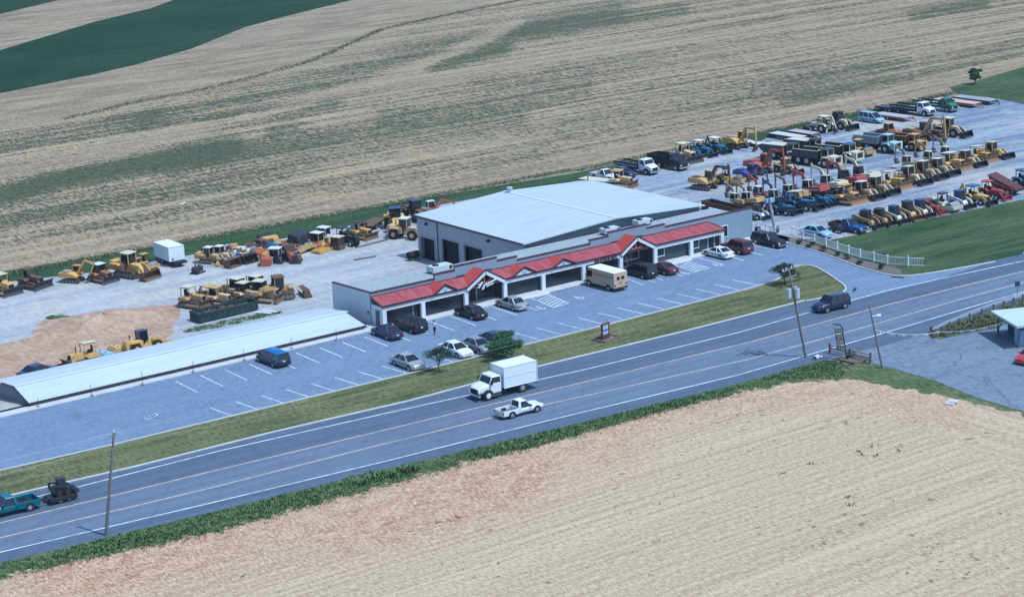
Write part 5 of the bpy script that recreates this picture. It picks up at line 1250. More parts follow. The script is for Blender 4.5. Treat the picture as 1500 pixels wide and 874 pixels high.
q = thing('box_trailer', 'white box trailer standing at the far edge of the gravel', 'box trailer', bt, -92, None)
MB().box(-2.3, 2.3, -1.15, 1.15, .8, 2.75).build('cargo_box', flat('trailer_white', (.74, .75, .76), .5, .04, .6), q, 0, .04)
r_ = MB()
for z in (.82, 2.72):
    for y in (-1.16, 1.16): r_.beam((-2.3, y, z), (2.3, y, z), .05, .1)
    for x in (-2.31, 2.31): r_.beam((x, -1.15, z), (x, 1.15, z), .05, .1)
for x in (-2.31, 2.31):
    for y in (-1.16, 1.16): r_.beam((x, y, .8), (x, y, 2.75), .06, .06)
r_.build('edge_rail', MC['box_rail_white'], q)
MB().box(-2.4, 3.4, -1.0, 1.0, .5, .78).build('chassis', DARK, q); MB().box(3.1, 3.25, -.12, .12, 0, .5).build('landing_leg', DARK, q)
MB().box(2.31, 2.34, -.75, -.5, .95, 1.15).build('placard', DARK, q)
for x in (-1.2, -.3):
    for s in (1, -1): wheel(q, x, s * 1.05, .38, .25)
def scrap(kind, px, py, heading, c, label, cat, sc=1.0, dz=0, group='scrap parts heaped along the gravel edge'):
    p = P(px, py); q = thing(kind, label, cat, (p.x, p.y, p.z + dz), heading, group, False, sc); return q, c
def s_engine(*a, **k):
    q, c = scrap('scrap_engine', *a, 'engine', **k); MB().box(-.7, .7, -.4, .4, .25, .95).cyl((-.9, 0, .6), (-.7, 0, .6), .4).build('engine_block', c, q, 0, .05); MB().cyl((-.3, .1, .95), (-.3, .1, 1.5), .12).cyl((.3, -.1, .95), (.35, -.1, 1.3), .2).build('manifold', STEEL, q); MB().box(-1.0, 1.0, -.55, -.4, .0, .22).box(-1.0, 1.0, .4, .55, .0, .22).build('skid', DARK, q)
def s_bucket(*a, **k):
    q, c = scrap('loose_bucket', *a, 'bucket', **k); make_bucket(q, -.6, .02, 2.3, 1.5, c, 'bucket_shell')
def s_weight(*a, **k):
    q, c = scrap('counterweight', *a, 'counterweight', **k); MB().prism([(-.7, 0), (.6, 0), (.9, .35), (.8, 1.0), (-.5, 1.15), (-.8, .7)], -1.0, 1.0).build('casting', c, q, 0, .08); MB().cyl((-.1, -.5, 1.05), (-.1, -.5, 1.2), .1).cyl((-.1, .5, 1.05), (-.1, .5, 1.2), .1).build('lifting_eye', STEEL, q)
def s_arm(*a, **k):
    q, c = scrap('loose_digger_arm', *a, 'digger arm', **k); b = MB(); b.beam((-2.4, 0, .25), (-.2, 0, .75), .4, .45, .4, .6).beam((-.2, 0, .75), (2.2, 0, .25), .4, .6, .35, .35); b.build('arm', c, q); MB().cyl((-1.8, 0, .75), (.1, 0, 1.1), .1).build('ram', STEEL, q)
def s_cab(*a, roof=None, **k):
    q, c = scrap('loose_machine_cab', *a, 'cab', **k); MB().box(-.8, .8, -.7, .7, 0, .7).build('cab_base', c, q); cab_frame(q, -.7, .7, .6, .703, 1.8, c, True, roof or c)
def s_tyre(*a, **k):
    q, c = scrap('earthmover_wheel_spare', *a, 'tyre', **k); wheel(q, 0, .3, .85, .6, c, .5)
def s_beams(*a, **k):
    q, c = scrap('beam_stack', *a, 'steel beams', **k)
    for i in range(4): MB().box(-2.2, 2.2, -.8 + i * .42, -.5 + i * .42, .05 + .12 * (i % 2), .35 + .12 * (i % 2)).build('beam', c, q)
def s_crawler(*a, **k):
    q, c = scrap('stripped_crawler', *a, 'stripped crawler', **k)
    for s in (1, -1): track_unit(q, s * .9, 3.0, .45, .9)
    MB().prism([(-1.4, .5), (1.5, .5), (1.5, 1.4), (.2, 1.5), (-.2, 1.1), (-1.4, 1.1)], -.55, .55).build('frame', c, q); MB().box(-1.2, -.5, -.8, .8, 1.13, 1.6).build('fuel_tank', c, q)
LB = 'tan'
s_engine(290, 400, 20, BLK, 'black scrap engine on skids just right of the white box trailer')
make_loader('tan crawler loader with white canopy leftmost in the scrap row', P(308, 385), -60, TAN, BRN, .85, WHT, tracked=True)
make_loader('tan crawler loader with white canopy beside the pale panel stack', P(324, 383), -60, TAN, GRY, .85, WHT, tracked=True)
ps = P(352, 372)
q = thing('panel_stack', 'stack of pale corrugated panels in the scrap row', 'panel stack', ps, 40, None)
for k in range(3): MB().box(-2.3 + .08 * k, 2.3 - .1 * k, -1.6 + .05 * k, 1.6 - .04 * k, .20 + .16 * k, .31 + .16 * k).build('panel', flat('pale_panel', (.60, .57, .52), .7, .1, 4, stretch=(4, .2, 1)), q)
MB().box(-2.2, 2.2, -1.4, -1.25, 0, .2).box(-2.2, 2.2, 1.25, 1.4, 0, .2).build('bearer', RUST, q)
s_beams(375, 377, 35, BRICK, 'short stack of red and white beams in front of the pale panels')
s_bucket(342, 391, -70, BRN, 'brown bucket with bright lip at the front of the scrap row')
s_weight(340, 381, 10, BLU, 'small blue counterweight behind the brown bucket')
s_bucket(366, 385, -80, BLK, 'black bucket below the red beams')
s_weight(389, 388, -30, BRICK, 'rust orange counterweight right of the black bucket')
s_arm(378, 364, 20, TAN, 'tan digger arm behind the pale panel stack')
s_crawler(388, 366, 100, BRN, 'brown stripped crawler right of the tan digger arm')
s_weight(384, 376, 60, BRICK, 'dull red counterweight above the rust orange one')
s_bucket(395, 358, 90, YEL, 'yellow bucket at the grass edge of the scrap row')
s_bucket(389, 354, 80, BLK, 'black bucket at the grass edge left of the yellow ones')
s_weight(403, 362, 20, YEL, 'yellow counterweight left of the blue sheet')
s_weight(399, 369, 0, SKY, 'pale blue tank block in the middle of the scrap row', dz=.2)
s_weight(407, 369, 45, YEL, 'bright yellow counterweight right of the pale blue block')
s_cab(404, 382, -50, WHT, 'white loose cab on the gravel at the front of the scrap row')
s_bucket(413, 384, -60, BLK, 'black bucket right of the white loose cab')
s_crawler(420, 373, 80, BRN, 'dark brown stripped crawler behind the white loose cab')
s_weight(430, 382, -20, BRICK, 'dull red counterweight at the front of the heap near its middle')
s_bucket(436, 384, -40, BLK, 'black bucket lying right of the dull red counterweight')
s_bucket(437, 361, 120, BLK, 'huge black bucket standing highest in the scrap row', sc=1.8)
s_weight(428, 363, 10, BRICK, 'red block left of the huge black bucket')
s_arm(425, 372, 15, YEL, 'yellow digger arm below the huge black bucket')
s_arm(452, 357, 60, YEL, 'yellow digger arm right of the huge black bucket', sc=1.1)
s_weight(459, 352, 10, RED, 'red block at the grass edge of the scrap row')
s_arm(452, 369, 12, TAN, 'long tan arm in front of the two white cabs', sc=1.2)
s_beams(477, 367, 20, YEL, 'stack of yellow beams below the white cabs')
s_cab(465, 359, -70, TAN, 'tan loose cab with white roof, the nearer of the pair', roof=WHT)
s_cab(475, 351, -70, WHT, 'white loose cab with flat roof, the farther of the pair')
s_cab(495, 365, -70, BRN, 'low dark cab with cream roof beside the yellow beams', roof=CRM)
make_tractor('black tractor with open frame and big wheels near the cream roofed cab', P(508, 359), -70, BLK, 1.0, None, loader=False)
s_tyre(521, 360, 80, BLK, 'large loose tyre standing right of the black tractor')
make_dozer('orange bulldozer behind the loose tyre', P(530, 349), -75, YEL, BRN, .85, 'open', BLK)
make_trailer('black trailer stretching towards the far grass behind the orange bulldozer', P(522, 341), 40, BLK, 5.5, 2.1, 1.0, ramp=False)
make_trailer('rust brown trailer left of the dark cab loader', P(546, 333), 35, BRN, 5.5, 2.1, 1.0, ramp=False)
make_loader('yellow wheel loader with dark cab left of the metal shed', P(580, 336), -110, YEL, BLK, 1.1, BLU, cabc=BLK)
make_loader('tan wheel loader with raised frame right against the metal shed', P(596, 349), -60, TAN, TAN, 1.05, WHT)
make_loader('dark cab wheel loader behind the far corner of the metal shed', P(610, 322), -100, BRN, BLK, 1.05, BLU, cabc=BLK)
make_excavator('orange excavator behind the metal shed, arm reaching right', P(630, 319), -10, BRICK, .9, 'low', BRICK, WHT)
# loose small scrap between the larger pieces, one uncountable mass
hm = tag(bpy.data.objects.new('scrap_heap', None), 'loose mixed rusty and yellow machine scrap strewn between the larger scrap parts', 'scrap heap', kind='stuff'); COL.objects.link(hm)
rs = random.Random(77)
for ci, c in enumerate((BRICK, YEL, TAN, BRN, BLK, GRY, WHT, RUST)):
    mb = MB()
    for k in range((34, 34, 34, 40, 46, 20, 14, 30)[ci]):
        f = rs.random(); px = 316 + 186 * f + rs.gauss(0, 4); py = 381 - 26 * f + rs.uniform(-9, 9) * (1.15 - .45 * f); p = P(px, py); s = rs.uniform(.2, .75); z0 = p.z + rs.uniform(0, .5)
        M_ = Matrix.Translation((p.x, p.y, z0)) @ Euler((rs.gauss(0, .25), rs.gauss(0, .25), rs.uniform(0, 6.3))).to_matrix().to_4x4(); t_ = MB(); q_ = rs.random()
        if q_ < .4: t_.box(-s, s, -s * .5, s * .6, 0, s * rs.uniform(.5, 1.1), s * .2, .1)
        elif q_ < .6: t_.beam((-s * 2, 0, .2), (s * 2, 0, .3), .22 * s + .06, .26 * s + .06)
        elif q_ < .8: t_.cyl((0, -s * .4, s * .6), (0, s * .4, s * .6), s * .6, n=10)
        else: t_.box(-s * .6, s * .6, -s * .6, s * .6, 0, s * .4).cyl((0, 0, s * .4), (0, 0, s * 1.2), s * .25, n=8)
        t_.move(M_); i0 = len(mb.v); mb.v += t_.v; mb.f += [tuple(i0 + i for i in f_) for f_ in t_.f]
    mb.build('scrap_piece', c, hm)
# island of old crawlers
GI = 'old crawlers clustered behind the green skip'
for px, py, h, c, roof, sc, lab in (
    (283, 449, -70, TAN, None, 1.0, 'old tan crawler with open frame at the left end of the cluster'),
    (303, 444, 100, TAN, TAN, .95, 'old tan crawler with exhaust stack behind the green skip'),
    (322, 446, -60, TAN, TAN, .9, 'low tan crawler half hidden by the green skip'),
    (344, 435, 110, TAN, CRM, 1.05, 'tan crawler with the tallest cab of the cluster'),
    (362, 441, -70, TAN, CRM, .9, 'tan crawler in the middle between the two taller cabs'),
    (372, 431, 100, TAN, CRM, 1.0, 'tan crawler with dark window cab right of the tallest one'),
    (388, 441, -60, TAN, CRM, 1.0, 'tan crawler with cream roof at the right end of the green skip')):
    make_dozer(lab, P(px, py), h, c, BRN, sc, 'cab' if roof is CRM else 'open', roof, group=GI)
make_loader('brown tracked loader with dark bucket ending the cluster', P(411, 438), -15, TAN, BRN, 1.05, BRN, tracked=True)
sk = P(329, 462)
q = thing('roll_off_skip', 'long dark green open skip full of brown scrap in front of the old crawlers', 'skip', (sk.x, sk.y, sk.z), 3)
MB().box(-4.3, 4.3, -1.15, -1.05, .15, 1.25).box(-4.3, 4.3, 1.05, 1.15, .15, 1.25).box(-4.3, -4.2, -1.047, 1.047, .15, 1.25).box(4.2, 4.3, -1.047, 1.047, .15, 1.25).box(-4.197, 4.197, -1.047, 1.047, .15, .3).build('skip_body', paint('dark_green_skip', (.010, .036, .034), .6, 0, .4), q)
r_ = MB(); r_.box(-4.36, 4.36, -1.22, -1.153, 1.12, 1.28).box(-4.36, 4.36, 1.153, 1.22, 1.12, 1.28)
for x in np.linspace(-4.1, 4.1, 11): r_.box(x - .05, x + .05, -1.22, -1.153, .2, 1.117)
r_.build('rib', paint('green_rib', (.014, .05, .045), .6, 0, .3), q)
mb = MB()
for i in range(60):
    x, y = random.uniform(-4, 4), random.uniform(-.9, .9); s = random.uniform(.15, .5); mb.box(x - s, x + s * .8, y - s * .5, y + s * .5, .3, random.uniform(0.7, 1.05))
tag(mb.build('scrap_load', BRN, q), kind='stuff')
# behind the long low roof
make_loader('yellow grader like loader with blue cab behind the long low roof', P(213, 515), -8, YEL, YEL, .9, BLU, cabc=BLU)
s_weight(172, 520, 0, TAN, 'tan block left of the blue cabbed machine behind the long roof')
s_weight(153, 528, 10, ICE, 'pale blue white block behind the long low roof')
make_dozer('yellow bulldozer with thin exhausts just behind the long roof', P(125, 536), 170, YEL, BRN, 1.0, 'open', None)
s_beams(100, 538, 10, RUST, 'pile of rusty beams behind the long roof at the left')
make_car('sedan', NAVY, 'dark blue car half hidden behind the left part of the long roof', P(56, 551), 12, cat='car')
# ================================================================== TREES, SHRUBS, WEEDS
def leafmat(name, c1, c2):
    t = NT(name); n = t.noise(1.1, 3, .6); n2 = t.noise(9, 2, .5)
    return t.out(t.mix(t.ramp(t.math('ADD', t.math('MULTIPLY', n, .6), t.math('MULTIPLY', n2, .4)), .35, .65), c1, c2), .7, .25)
LEAF = leafmat('green_leaves', (.028, .085, .035), (.10, .20, .075)); LEAFD = leafmat('dark_leaves', (.018, .042, .028), (.05, .085, .045))
SHRUB = leafmat('shrub_leaves', (.022, .055, .022), (.07, .11, .04)); SHRUBR = leafmat('red_shrub_leaves', (.10, .025, .02), (.2, .06, .04))
BARK = flat('bark', (.09, .07, .05), .95, .3, 3, stretch=(3, 3, .4))
def leaf_cloud(mb, rng, clusters, per, size):
    for (cx, cy, cz, r) in clusters:
        for k in range(per):
            d = Vector((rng.gauss(0, 1), rng.gauss(0, 1), rng.gauss(0, 1))).normalized() * r * rng.random() ** .45
            p = Vector((cx, cy, cz)) + Vector((d.x, d.y, d.z * .7)); s = size * rng.uniform(.6, 1.3)
            a = Vector((rng.gauss(0, 1), rng.gauss(0, 1), rng.gauss(0, .5))).normalized(); b = a.cross(Vector((rng.gauss(0, 1), rng.gauss(0, 1), rng.gauss(0, 1)))).normalized()
            mb.quad(p - a * s, p - b * s * .5, p + a * s, p + b * s * .5)
def make_tree(label, loc, h, cr, mat, seed, n=16, per=150, size=.16, trunk=.12, low=.3, flatk=1.0, name='young_tree'):
    rng = random.Random(seed); q = thing(name, label, 'tree', loc)
    tr = MB(); pts = [Vector((0, 0, -.1))]
    for k in range(4): pts.append(Vector((rng.uniform(-.08, .08) * k, rng.uniform(-.08, .08) * k, h * low * (k + 1) / 3)))
    for k, (a, b) in enumerate(zip(pts, pts[1:])): tr.cyl(a, b, trunk * (1 - k * .18), trunk * (1 - (k + 1) * .18), n=8)
    cl = []
    for k in range(n):
        a = 2 * PI * k / n * 2.4 + rng.uniform(-.4, .4); f = rng.uniform(.2, 1); z = h * (low + (1 - low) * rng.uniform(.15, .95))
        rr = cr * math.sqrt(max(.08, 1 - ((z / h - .6) / .48) ** 2)) * f
        c = (math.cos(a) * rr, math.sin(a) * rr, z * flatk); cl.append((*c, cr * rng.uniform(.26, .44)))
        tr.cyl(pts[2 if k % 2 else 3], c, trunk * .35, trunk * .1, n=5)
    tr.build('trunk', BARK, q, 40)
    mb = MB(); leaf_cloud(mb, rng, cl, per, size); mb.build('crown', mat, q); return q
def Tz(px, py): return T(px, py)
make_tree('small thin dark tree on the verge in front of the silver sedan', Tz(643, 545), 2.7, 1.55, LEAFD, 3, 16, 150, .085, .06, .38)
make_tree('bushy bright green tree on the verge between the grey sedan and the road', Tz(741, 525), 2.9, 1.85, LEAF, 5, 26, 330, .105, .1, .22)
make_tree('dark spreading tree on the grass tip by the car park exit', Tz(1150, 417), 2.6, 1.75, LEAFD, 9, 22, 260, .09, .09, .4)
make_tree('lone round tree standing on the far grass at the upper right', Tz(1428, 124), 3.1, 1.15, LEAF, 11, 20, 260, .14, .12, .25)
GS = 'shrubs along the white fence'
for i, (px, py, r, m, lab) in enumerate(((1171, 358, .55, SHRUB, 'small shrub nearest the black pickup in the mulch bed'), (1184, 364, .55, SHRUB, 'round green shrub second from the black pickup'),
        (1190, 359, .5, SHRUB, 'green shrub tight under the upper end of the white fence'), (1207, 368, .75, SHRUBR, 'reddish shrub, the largest one in the mulch bed'), (1227, 374, .5, SHRUB, 'green shrub just below the reddish one'),
        (1241, 379, .55, SHRUB, 'green shrub halfway along the mulch bed'), (1259, 388, .5, SHRUB, 'low green shrub near the lower half of the mulch bed'), (1291, 394, .65, SHRUB, 'lowest green shrub near the road end of the mulch bed'))):
    p = Tz(px, py); q = thing('shrub', lab, 'shrub', p, 0, GS); rng = random.Random(40 + i); mb = MB()
    leaf_cloud(mb, rng, [(rng.uniform(-.4, .4) * r, rng.uniform(-.4, .4) * r, r * rng.uniform(.4, .9), r * .55) for k in range(7)], 45, .09); mb.build('foliage', m, q)
    MB().cyl((0, 0, 0), (0, 0, r * .5), .04, n=6).build('stem', BARK, q)
# mulch bed
sheet('mulch_bed', XY([(1155, 349), (1172, 349), (1210, 364), (1262, 381), (1300, 390), (1320, 395), (1322, 402), (1300, 401.5), (1262, 391), (1222, 375), (1182, 362), (1156, 357)]), 7, flat('grey_brown_mulch', (.15, .12, .10), .95, .3, 1.5, bump=.4))
# weeds on the bank in front (one mass)
WEEDM = leafmat('bank_weeds', (.035, .08, .025), (.19, .26, .09))
rng = random.Random(21); mb = MB()
def weed_at(x, y, hmax, n=7):
    for k in range(n):
        a = rng.uniform(0, 2 * PI); l = hmax * rng.uniform(.5, 1.15); w = rng.uniform(.02, .06) + .04 * hmax; b = Vector((x + rng.gauss(0, .16), y + rng.gauss(0, .16), .0))
        tip = b + Vector((math.cos(a) * l * .55, math.sin(a) * l * .55, l)); s = Vector((-math.sin(a), math.cos(a), 0)) * w; m_ = b.lerp(tip, .55) + Vector((0, 0, l * .15))
        mb.quad(b - s * .5, b + s * .5, m_ + s, tip, m_ - s)
RS2 = [p for p in R_S if -90 < p[0] < 29]
def interp(poly, t): 
    k = min(int(t), len(poly) - 2); f = t - k; return Vector(poly[k]).lerp(Vector(poly[k + 1]), f)
DT = [p for p in XY([(0, 846), (120, 819), (300, 783), (430, 746), (560, 712), (700, 673), (800, 649), (950, 607), (1080, 575), (1190, 548)])]
def lookup(poly, x):
    for (x0, y0), (x1, y1) in zip(poly, poly[1:]):
        if x0 <= x <= x1: return y0 + (y1 - y0) * (x - x0) / (x1 - x0)
    return None
n_ = 0
while n_ < 7000:
    x = rng.uniform(-67, 27); yr = lookup(R_S, x); yd = lookup(DT, x)
    if yr is None or yd is None: yd = (yr or -47) - 3.5
    f = rng.random(); y = (yr - .35) + (yd - yr + .2) * f
    dens = .5 + .5 * math.sin(x * .23 + 1.3) * math.sin(x * .071)
    hm = (.09 + .22 * dens * (1 - abs(f - .5))) * rng.choice((.7, 1, 1, 1.5)) * (1.0 if x < 12 else max(.3, 1 - (x - 12) * .09))
    if rng.random() < .35 + .65 * dens: weed_at(x, y, hm)
    n_ += 1
for k in range(500):      # thin ragged growth creeping into the soil
    x = rng.uniform(-66, 27); yd = lookup(DT, x) or -50; weed_at(x, yd - abs(rng.gauss(0, .5)), .18, 4)
for k in range(900):
    px, py = rng.uniform(1085, 1235), rng.uniform(528, 556); p = T(px, py)
    if not inside(p.x, p.y) and p.y < (lookup(R_S, p.x) or -40) - .5: weed_at(p.x, p.y, .2, 5)
for cx, cy, r in ((534, 686, 14), (565, 680, 10), (520, 692, 8), (600, 672, 8)):
    for k in range(40): p = T(cx + rng.gauss(0, r), cy + 17 + rng.gauss(0, 2)); weed_at(p.x, p.y, .5, 9)
tag(mb.build('bank_weeds', WEEDM), 'thick green weeds along the bank between the road and the tilled field', 'weeds', kind='stuff')
mb = MB()
for k in range(230):      # single weeds standing in the soil
    px, py = rng.uniform(20, 1480), rng.uniform(575, 870); p = T(px, py)
    if inside(p.x, p.y) and rng.random() < (.9 if py < 660 else .45): weed_at(p.x, p.y, .14, 4)
for cx, cy in ((1257, 661), (1276, 653), (1262, 667), (1315, 655), (1316, 660), (1245, 728), (1246, 740), (1363, 733), (1143, 694), (1188, 680), (1280, 667), (660, 762), (645, 765), (667, 758)):
    for k in range(3): p = T(cx + rng.gauss(0, 3), cy + rng.gauss(0, 1)); weed_at(p.x, p.y, .2, 5)
tag(mb.build('field_weeds', leafmat('field_weed_leaves', (.09, .095, .05), (.20, .19, .10))), 'scattered dark weeds standing in the pale tilled field', 'weeds', kind='stuff')
mb = MB()
for k in range(900):      # rough growth behind the guard rail
    t_ = rng.random(); px = 1365 + (1510 - 1365) * t_; py0 = 488 - (488 - 436) * t_; py1 = 494 - (494 - 466) * t_; p = T(px, py0 + (py1 - py0) * rng.random() + 1.5); weed_at(p.x, p.y, .35, 5)
tag(mb.build('rail_weeds', leafmat('dry_weed_leaves', (.06, .075, .035), (.2, .19, .10))), 'dry grey green weeds behind the guard rail', 'weeds', kind='stuff')
mb = MB()
sheet('rail_bank_grass', XY([(1360, 489), (1380, 480), (1440, 458), (1500, 438.5), (1580, 415), (1600, 430), (1500, 459), (1478, 469), (1462, 480.5), (1420, 487.5), (1375, 496.5)]), 10, M_BANK)
for (cx, cy, rx, ry, n) in ((85, 466, 15, 3.5, 260), (330, 474, 60, 4, 420), (390, 462, 22, 3, 120)):
    for k in range(n): p = T(cx + rng.uniform(-1, 1) * rx, cy - (0 if cx < 200 else (0)) + rng.uniform(-1, 1) * ry - (rng.uniform(-1, 1) * 0)); mb_ = p; 
    for k in range(n):
        u = rng.uniform(-1, 1); v = rng.uniform(-1, 1) * math.sqrt(1 - u * u); px = cx + u * rx; py = cy + v * ry - (px - cx) * .20 * (cx > 200)
        p = T(px, py); i0 = len(mb.v); weed_at(p.x, p.y, .2, 4)
        for vv in mb.v[i0:]: vv.z += p.z
tag(mb.build('yard_weeds', WEEDM), 'green weed patches on the gravel and beside the dark green skip', 'weeds', kind='stuff')
# weeds at the yard / field edge
mb = MB()
for k in range(4500):
    x = rng.uniform(-50, 175); y = 62.2 + 2.4 * math.cos((x - 60) / 60) * .0 + (65.5 - .03 * (x + 20) if x < 80 else 61.5 + (x - 80) * .035) - 61.5 + rng.gauss(0, .35) - .5
    i0 = len(mb.v); weed_at(x, y + rng.gauss(0, .5), .26, 3)
    for vv in mb.v[i0:]: vv.z += LOW
tag(mb.build('field_edge_weeds', leafmat('edge_weed_leaves', (.06, .085, .04), (.19, .19, .11))), 'ragged dark weeds edging the far stubble field', 'weeds', kind='stuff')
# dark terrace line across the far field
mb = MB(); line = lowpoly([(92, 175), (150, 162), (200, 150), (300, 131), (400, 106), (455, 90), (510, 66), (560, 43), (640, 26), (780, -3)])
for a, b in zip(line, line[1:]):
    a, b = Vector(a), Vector(b); n = int((b - a).length * 16)
    for k in range(n):
        p = a.lerp(b, rng.random()); i0 = len(mb.v); weed_at(p.x + rng.gauss(0, .3), p.y + rng.gauss(0, .8), .32, 2)
        for vv in mb.v[i0:]: vv.z = LOW + vv.z
tag(mb.build('terrace_weeds', leafmat('terrace_weed_leaves', (.06, .08, .04), (.15, .15, .08))), 'thin dark line of weeds curving across the far field', 'weeds', kind='stuff')

# ================================================================== FENCES, POLES, SIGNS
VIN = flat('white_vinyl', (.78, .79, .80), .5, .03, 1)
fp = [(p.x, p.y) for p in (T(1110, 337), T(1135, 345), T(1161, 344.5), T(1176, 351), T(1210, 362.5), T(1260, 378.5), T(1300, 387.5), T(1330, 389.8), T(1354, 390.5))]
q = thing('picket_fence', 'white picket fence curving from the shop corner down to the road', 'fence', (0, 0, 0))
rails = MB(); pk = MB(); 
for a, b in zip(fp, fp[1:]):
    a, b = Vector((*a, g(a[1]))), Vector((*b, g(b[1]))); n = max(1, round((b - a).length / 2.3))
    for k in range(n):
        p, r_ = a.lerp(b, k / n), a.lerp(b, (k + 1) / n)
        MB().box(p.x - .07, p.x + .07, p.y - .07, p.y + .07, p.z - .1, p.z + 1.22).box(p.x - .1, p.x + .1, p.y - .1, p.y + .1, p.z + 1.22, p.z + 1.28).build('fence_post', VIN, q)
        pn = MB()
        for z in (.16, 1.05): pn.beam(p + Vector((0, 0, z)), r_ + Vector((0, 0, z)), .05, .10)
        d = r_ - p; m = int(d.length / .2)
        for j in range(1, m): c = p + d * j / m; pn.box(c.x - .012, c.x + .012, c.y - .016, c.y + .016, c.z + .1, c.z + 1.12)
        pn.build('fence_panel', VIN, q)
def pole(label, base, top_px, h, r, arms, name='utility_pole'):
    p = Vector(base); right = RM @ Vector((1, 0, 0)); c = top_px
    q = thing(name, label, 'utility pole', p); lean = right * 0
    # lean sideways so that the head stands where the photograph shows it
    u = lambda v: (RM.transposed() @ (v - CAM)); s0 = u(p + Vector((0, 0, h))); dx = ((c[0] - 750) / FPX * -s0.z) - s0.x
    lean = Vector((right.x, right.y, 0)).normalized() * dx; top = Vector((0, 0, h)) + lean
    MB().cyl((0, 0, -.2), top, r, r * .62, n=12).build('shaft', POLEW, q, 40); return q, top
pA, tA = pole('tall leaning utility pole with crossarms and transformers by the weedy bank', T(1181, 523), (1155, 391), 9.95, .17, True)
ar = Vector((.97, .22, 0))
MB().beam(tA * .985 - ar * 1.3, tA * .985 + ar * 1.3, .12, .14).build('crossarm', POLEW, pA); MB().beam(tA * .90 - ar * 1.1, tA * .90 + ar * 1.2, .12, .14).build('crossarm', POLEW, pA)
for k in (-1.15, -.5, .5, 1.15): p = tA * .985 + ar * k; MB().cyl(p + Vector((0, 0, .06)), p + Vector((0, 0, .3)), .07, .05, n=8).build('insulator', WHITE, pA)
for dv in (Vector((-.55, .1, 0)), Vector((.1, -.5, 0)), Vector((.5, .25, 0))):
    p = tA * .73 + dv; o = MB().cyl(p + Vector((0, 0, -.55)), p + Vector((0, 0, .5)), .25, n=14).build('transformer', flat('transformer_grey', (.48, .52, .56), .5, .06, 1), pA, 40)
    MB().cyl(p + Vector((0, 0, .5)), p + Vector((0, 0, .72)), .06, .04, n=8).build('bushing', STEEL, o)
MB().path([tA * .9 + ar * 1.1, tA * .86 + ar * 1.3 + Vector((.5, 0, -.1)), tA * .85 + Vector((1.1, .1, 0)), tA * .84], .07).build('cable_loop', DARK, pA)
pB, tB = pole('bare utility pole standing at the left foot of the weedy bank', T(155, 784), (167, 634), 9.4, .16, False)
MB().beam(tB * .975 - ar * .35, tB * .975 + ar * .35, .1, .1).build('crossarm', POLEW, pB); MB().cyl(tB, tB + Vector((0, 0, .25)), .06, n=8).build('insulator', WHITE, pB)
pC, tC = pole('thinner leaning pole beside the forecourt holding the pennant string', T(1293, 539), (1273, 445), 7.1, .13, False)
MB().beam(tC * .99 - ar * .3, tC * .99 + ar * .3, .08, .08).build('crossarm', POLEW, pC)
MB().cyl(tC * .80, tC * .80 + Vector((.5, -.2, .06)), .05, n=8).cyl(tC * .80 + Vector((.5, -.2, .06)), tC * .80 + Vector((.9, -.35, .0)), .12, .16, n=10).build('lamp_head', WHITE, pC)
pL, tL = pole('short thick grey pole with floodlights at the right end of the shops', T(1137, 343), (1127, 289), 4.6, .26, False, 'floodlight_pole'); pL['category'] = 'light pole'; pL.children[0].data.materials[0] = flat('pale_grey_post', (.36, .37, .38), .8, .12, 2)
for k, dv in enumerate((Vector((-.55, -.1, .1)), Vector((-.2, -.45, .15)), Vector((.35, -.2, .1)))):
    p = tL + dv; o = MB().box(p.x - .25, p.x + .25, p.y - .2, p.y + .2, p.z - .3, p.z + .25).build('floodlight', flat('lamp_blue_grey', (.30, .40, .52), .5, .1, 2), pL, 0, .03)
    MB().beam(tL - Vector((0, 0, .1)), p, .07).build('bracket', STEEL, pL)
MB().box(tL.x * .1 - .2, tL.x * .1 + .2, -.45, -.22, .3, 1.1).build('switch_box', DARK, pL)
# overhead cables
hA, hB = pA.location + tA * .985, pB.location + tB * .975
for dz, lab in ((.22, 'upper thin cable strung from the tall left pole to the transformer pole'), (-.9, 'lower thin cable strung from the tall left pole to the transformer pole')):
    q = thing('overhead_cable', lab, 'cable', (0, 0, 0), 0, 'cables between the roadside poles'); mb = MB()
    ends = [Vector((-170, -36, hB.z + dz)), hB + Vector((0, 0, dz)), hA + Vector((0, 0, dz)), Vector((150, -50, hA.z + dz))]
    for a, b in zip(ends, ends[1:]):
        pp = [a.lerp(b, k / 10) - Vector((0, 0, 4 * 1.0 * (k / 10) * (1 - k / 10))) for k in range(11)]
        for c, d in zip(pp, pp[1:]): mb.cyl(c, d, .011, n=4)
    mb.build('conductor', STEEL, q)
# small dark box at the building corner
cb = T(1110, 344); q = thing('electric_cabinet', 'small dark cabinet at the right end wall of the shops', 'cabinet', cb); MB().box(-.35, .35, -.25, .25, 0, 1.1).build('cabinet_body', DARK, q, 0, .03); MB().box(-.28, .28, -.28, -.253, .15, 1.0).build('door', GRY, q)
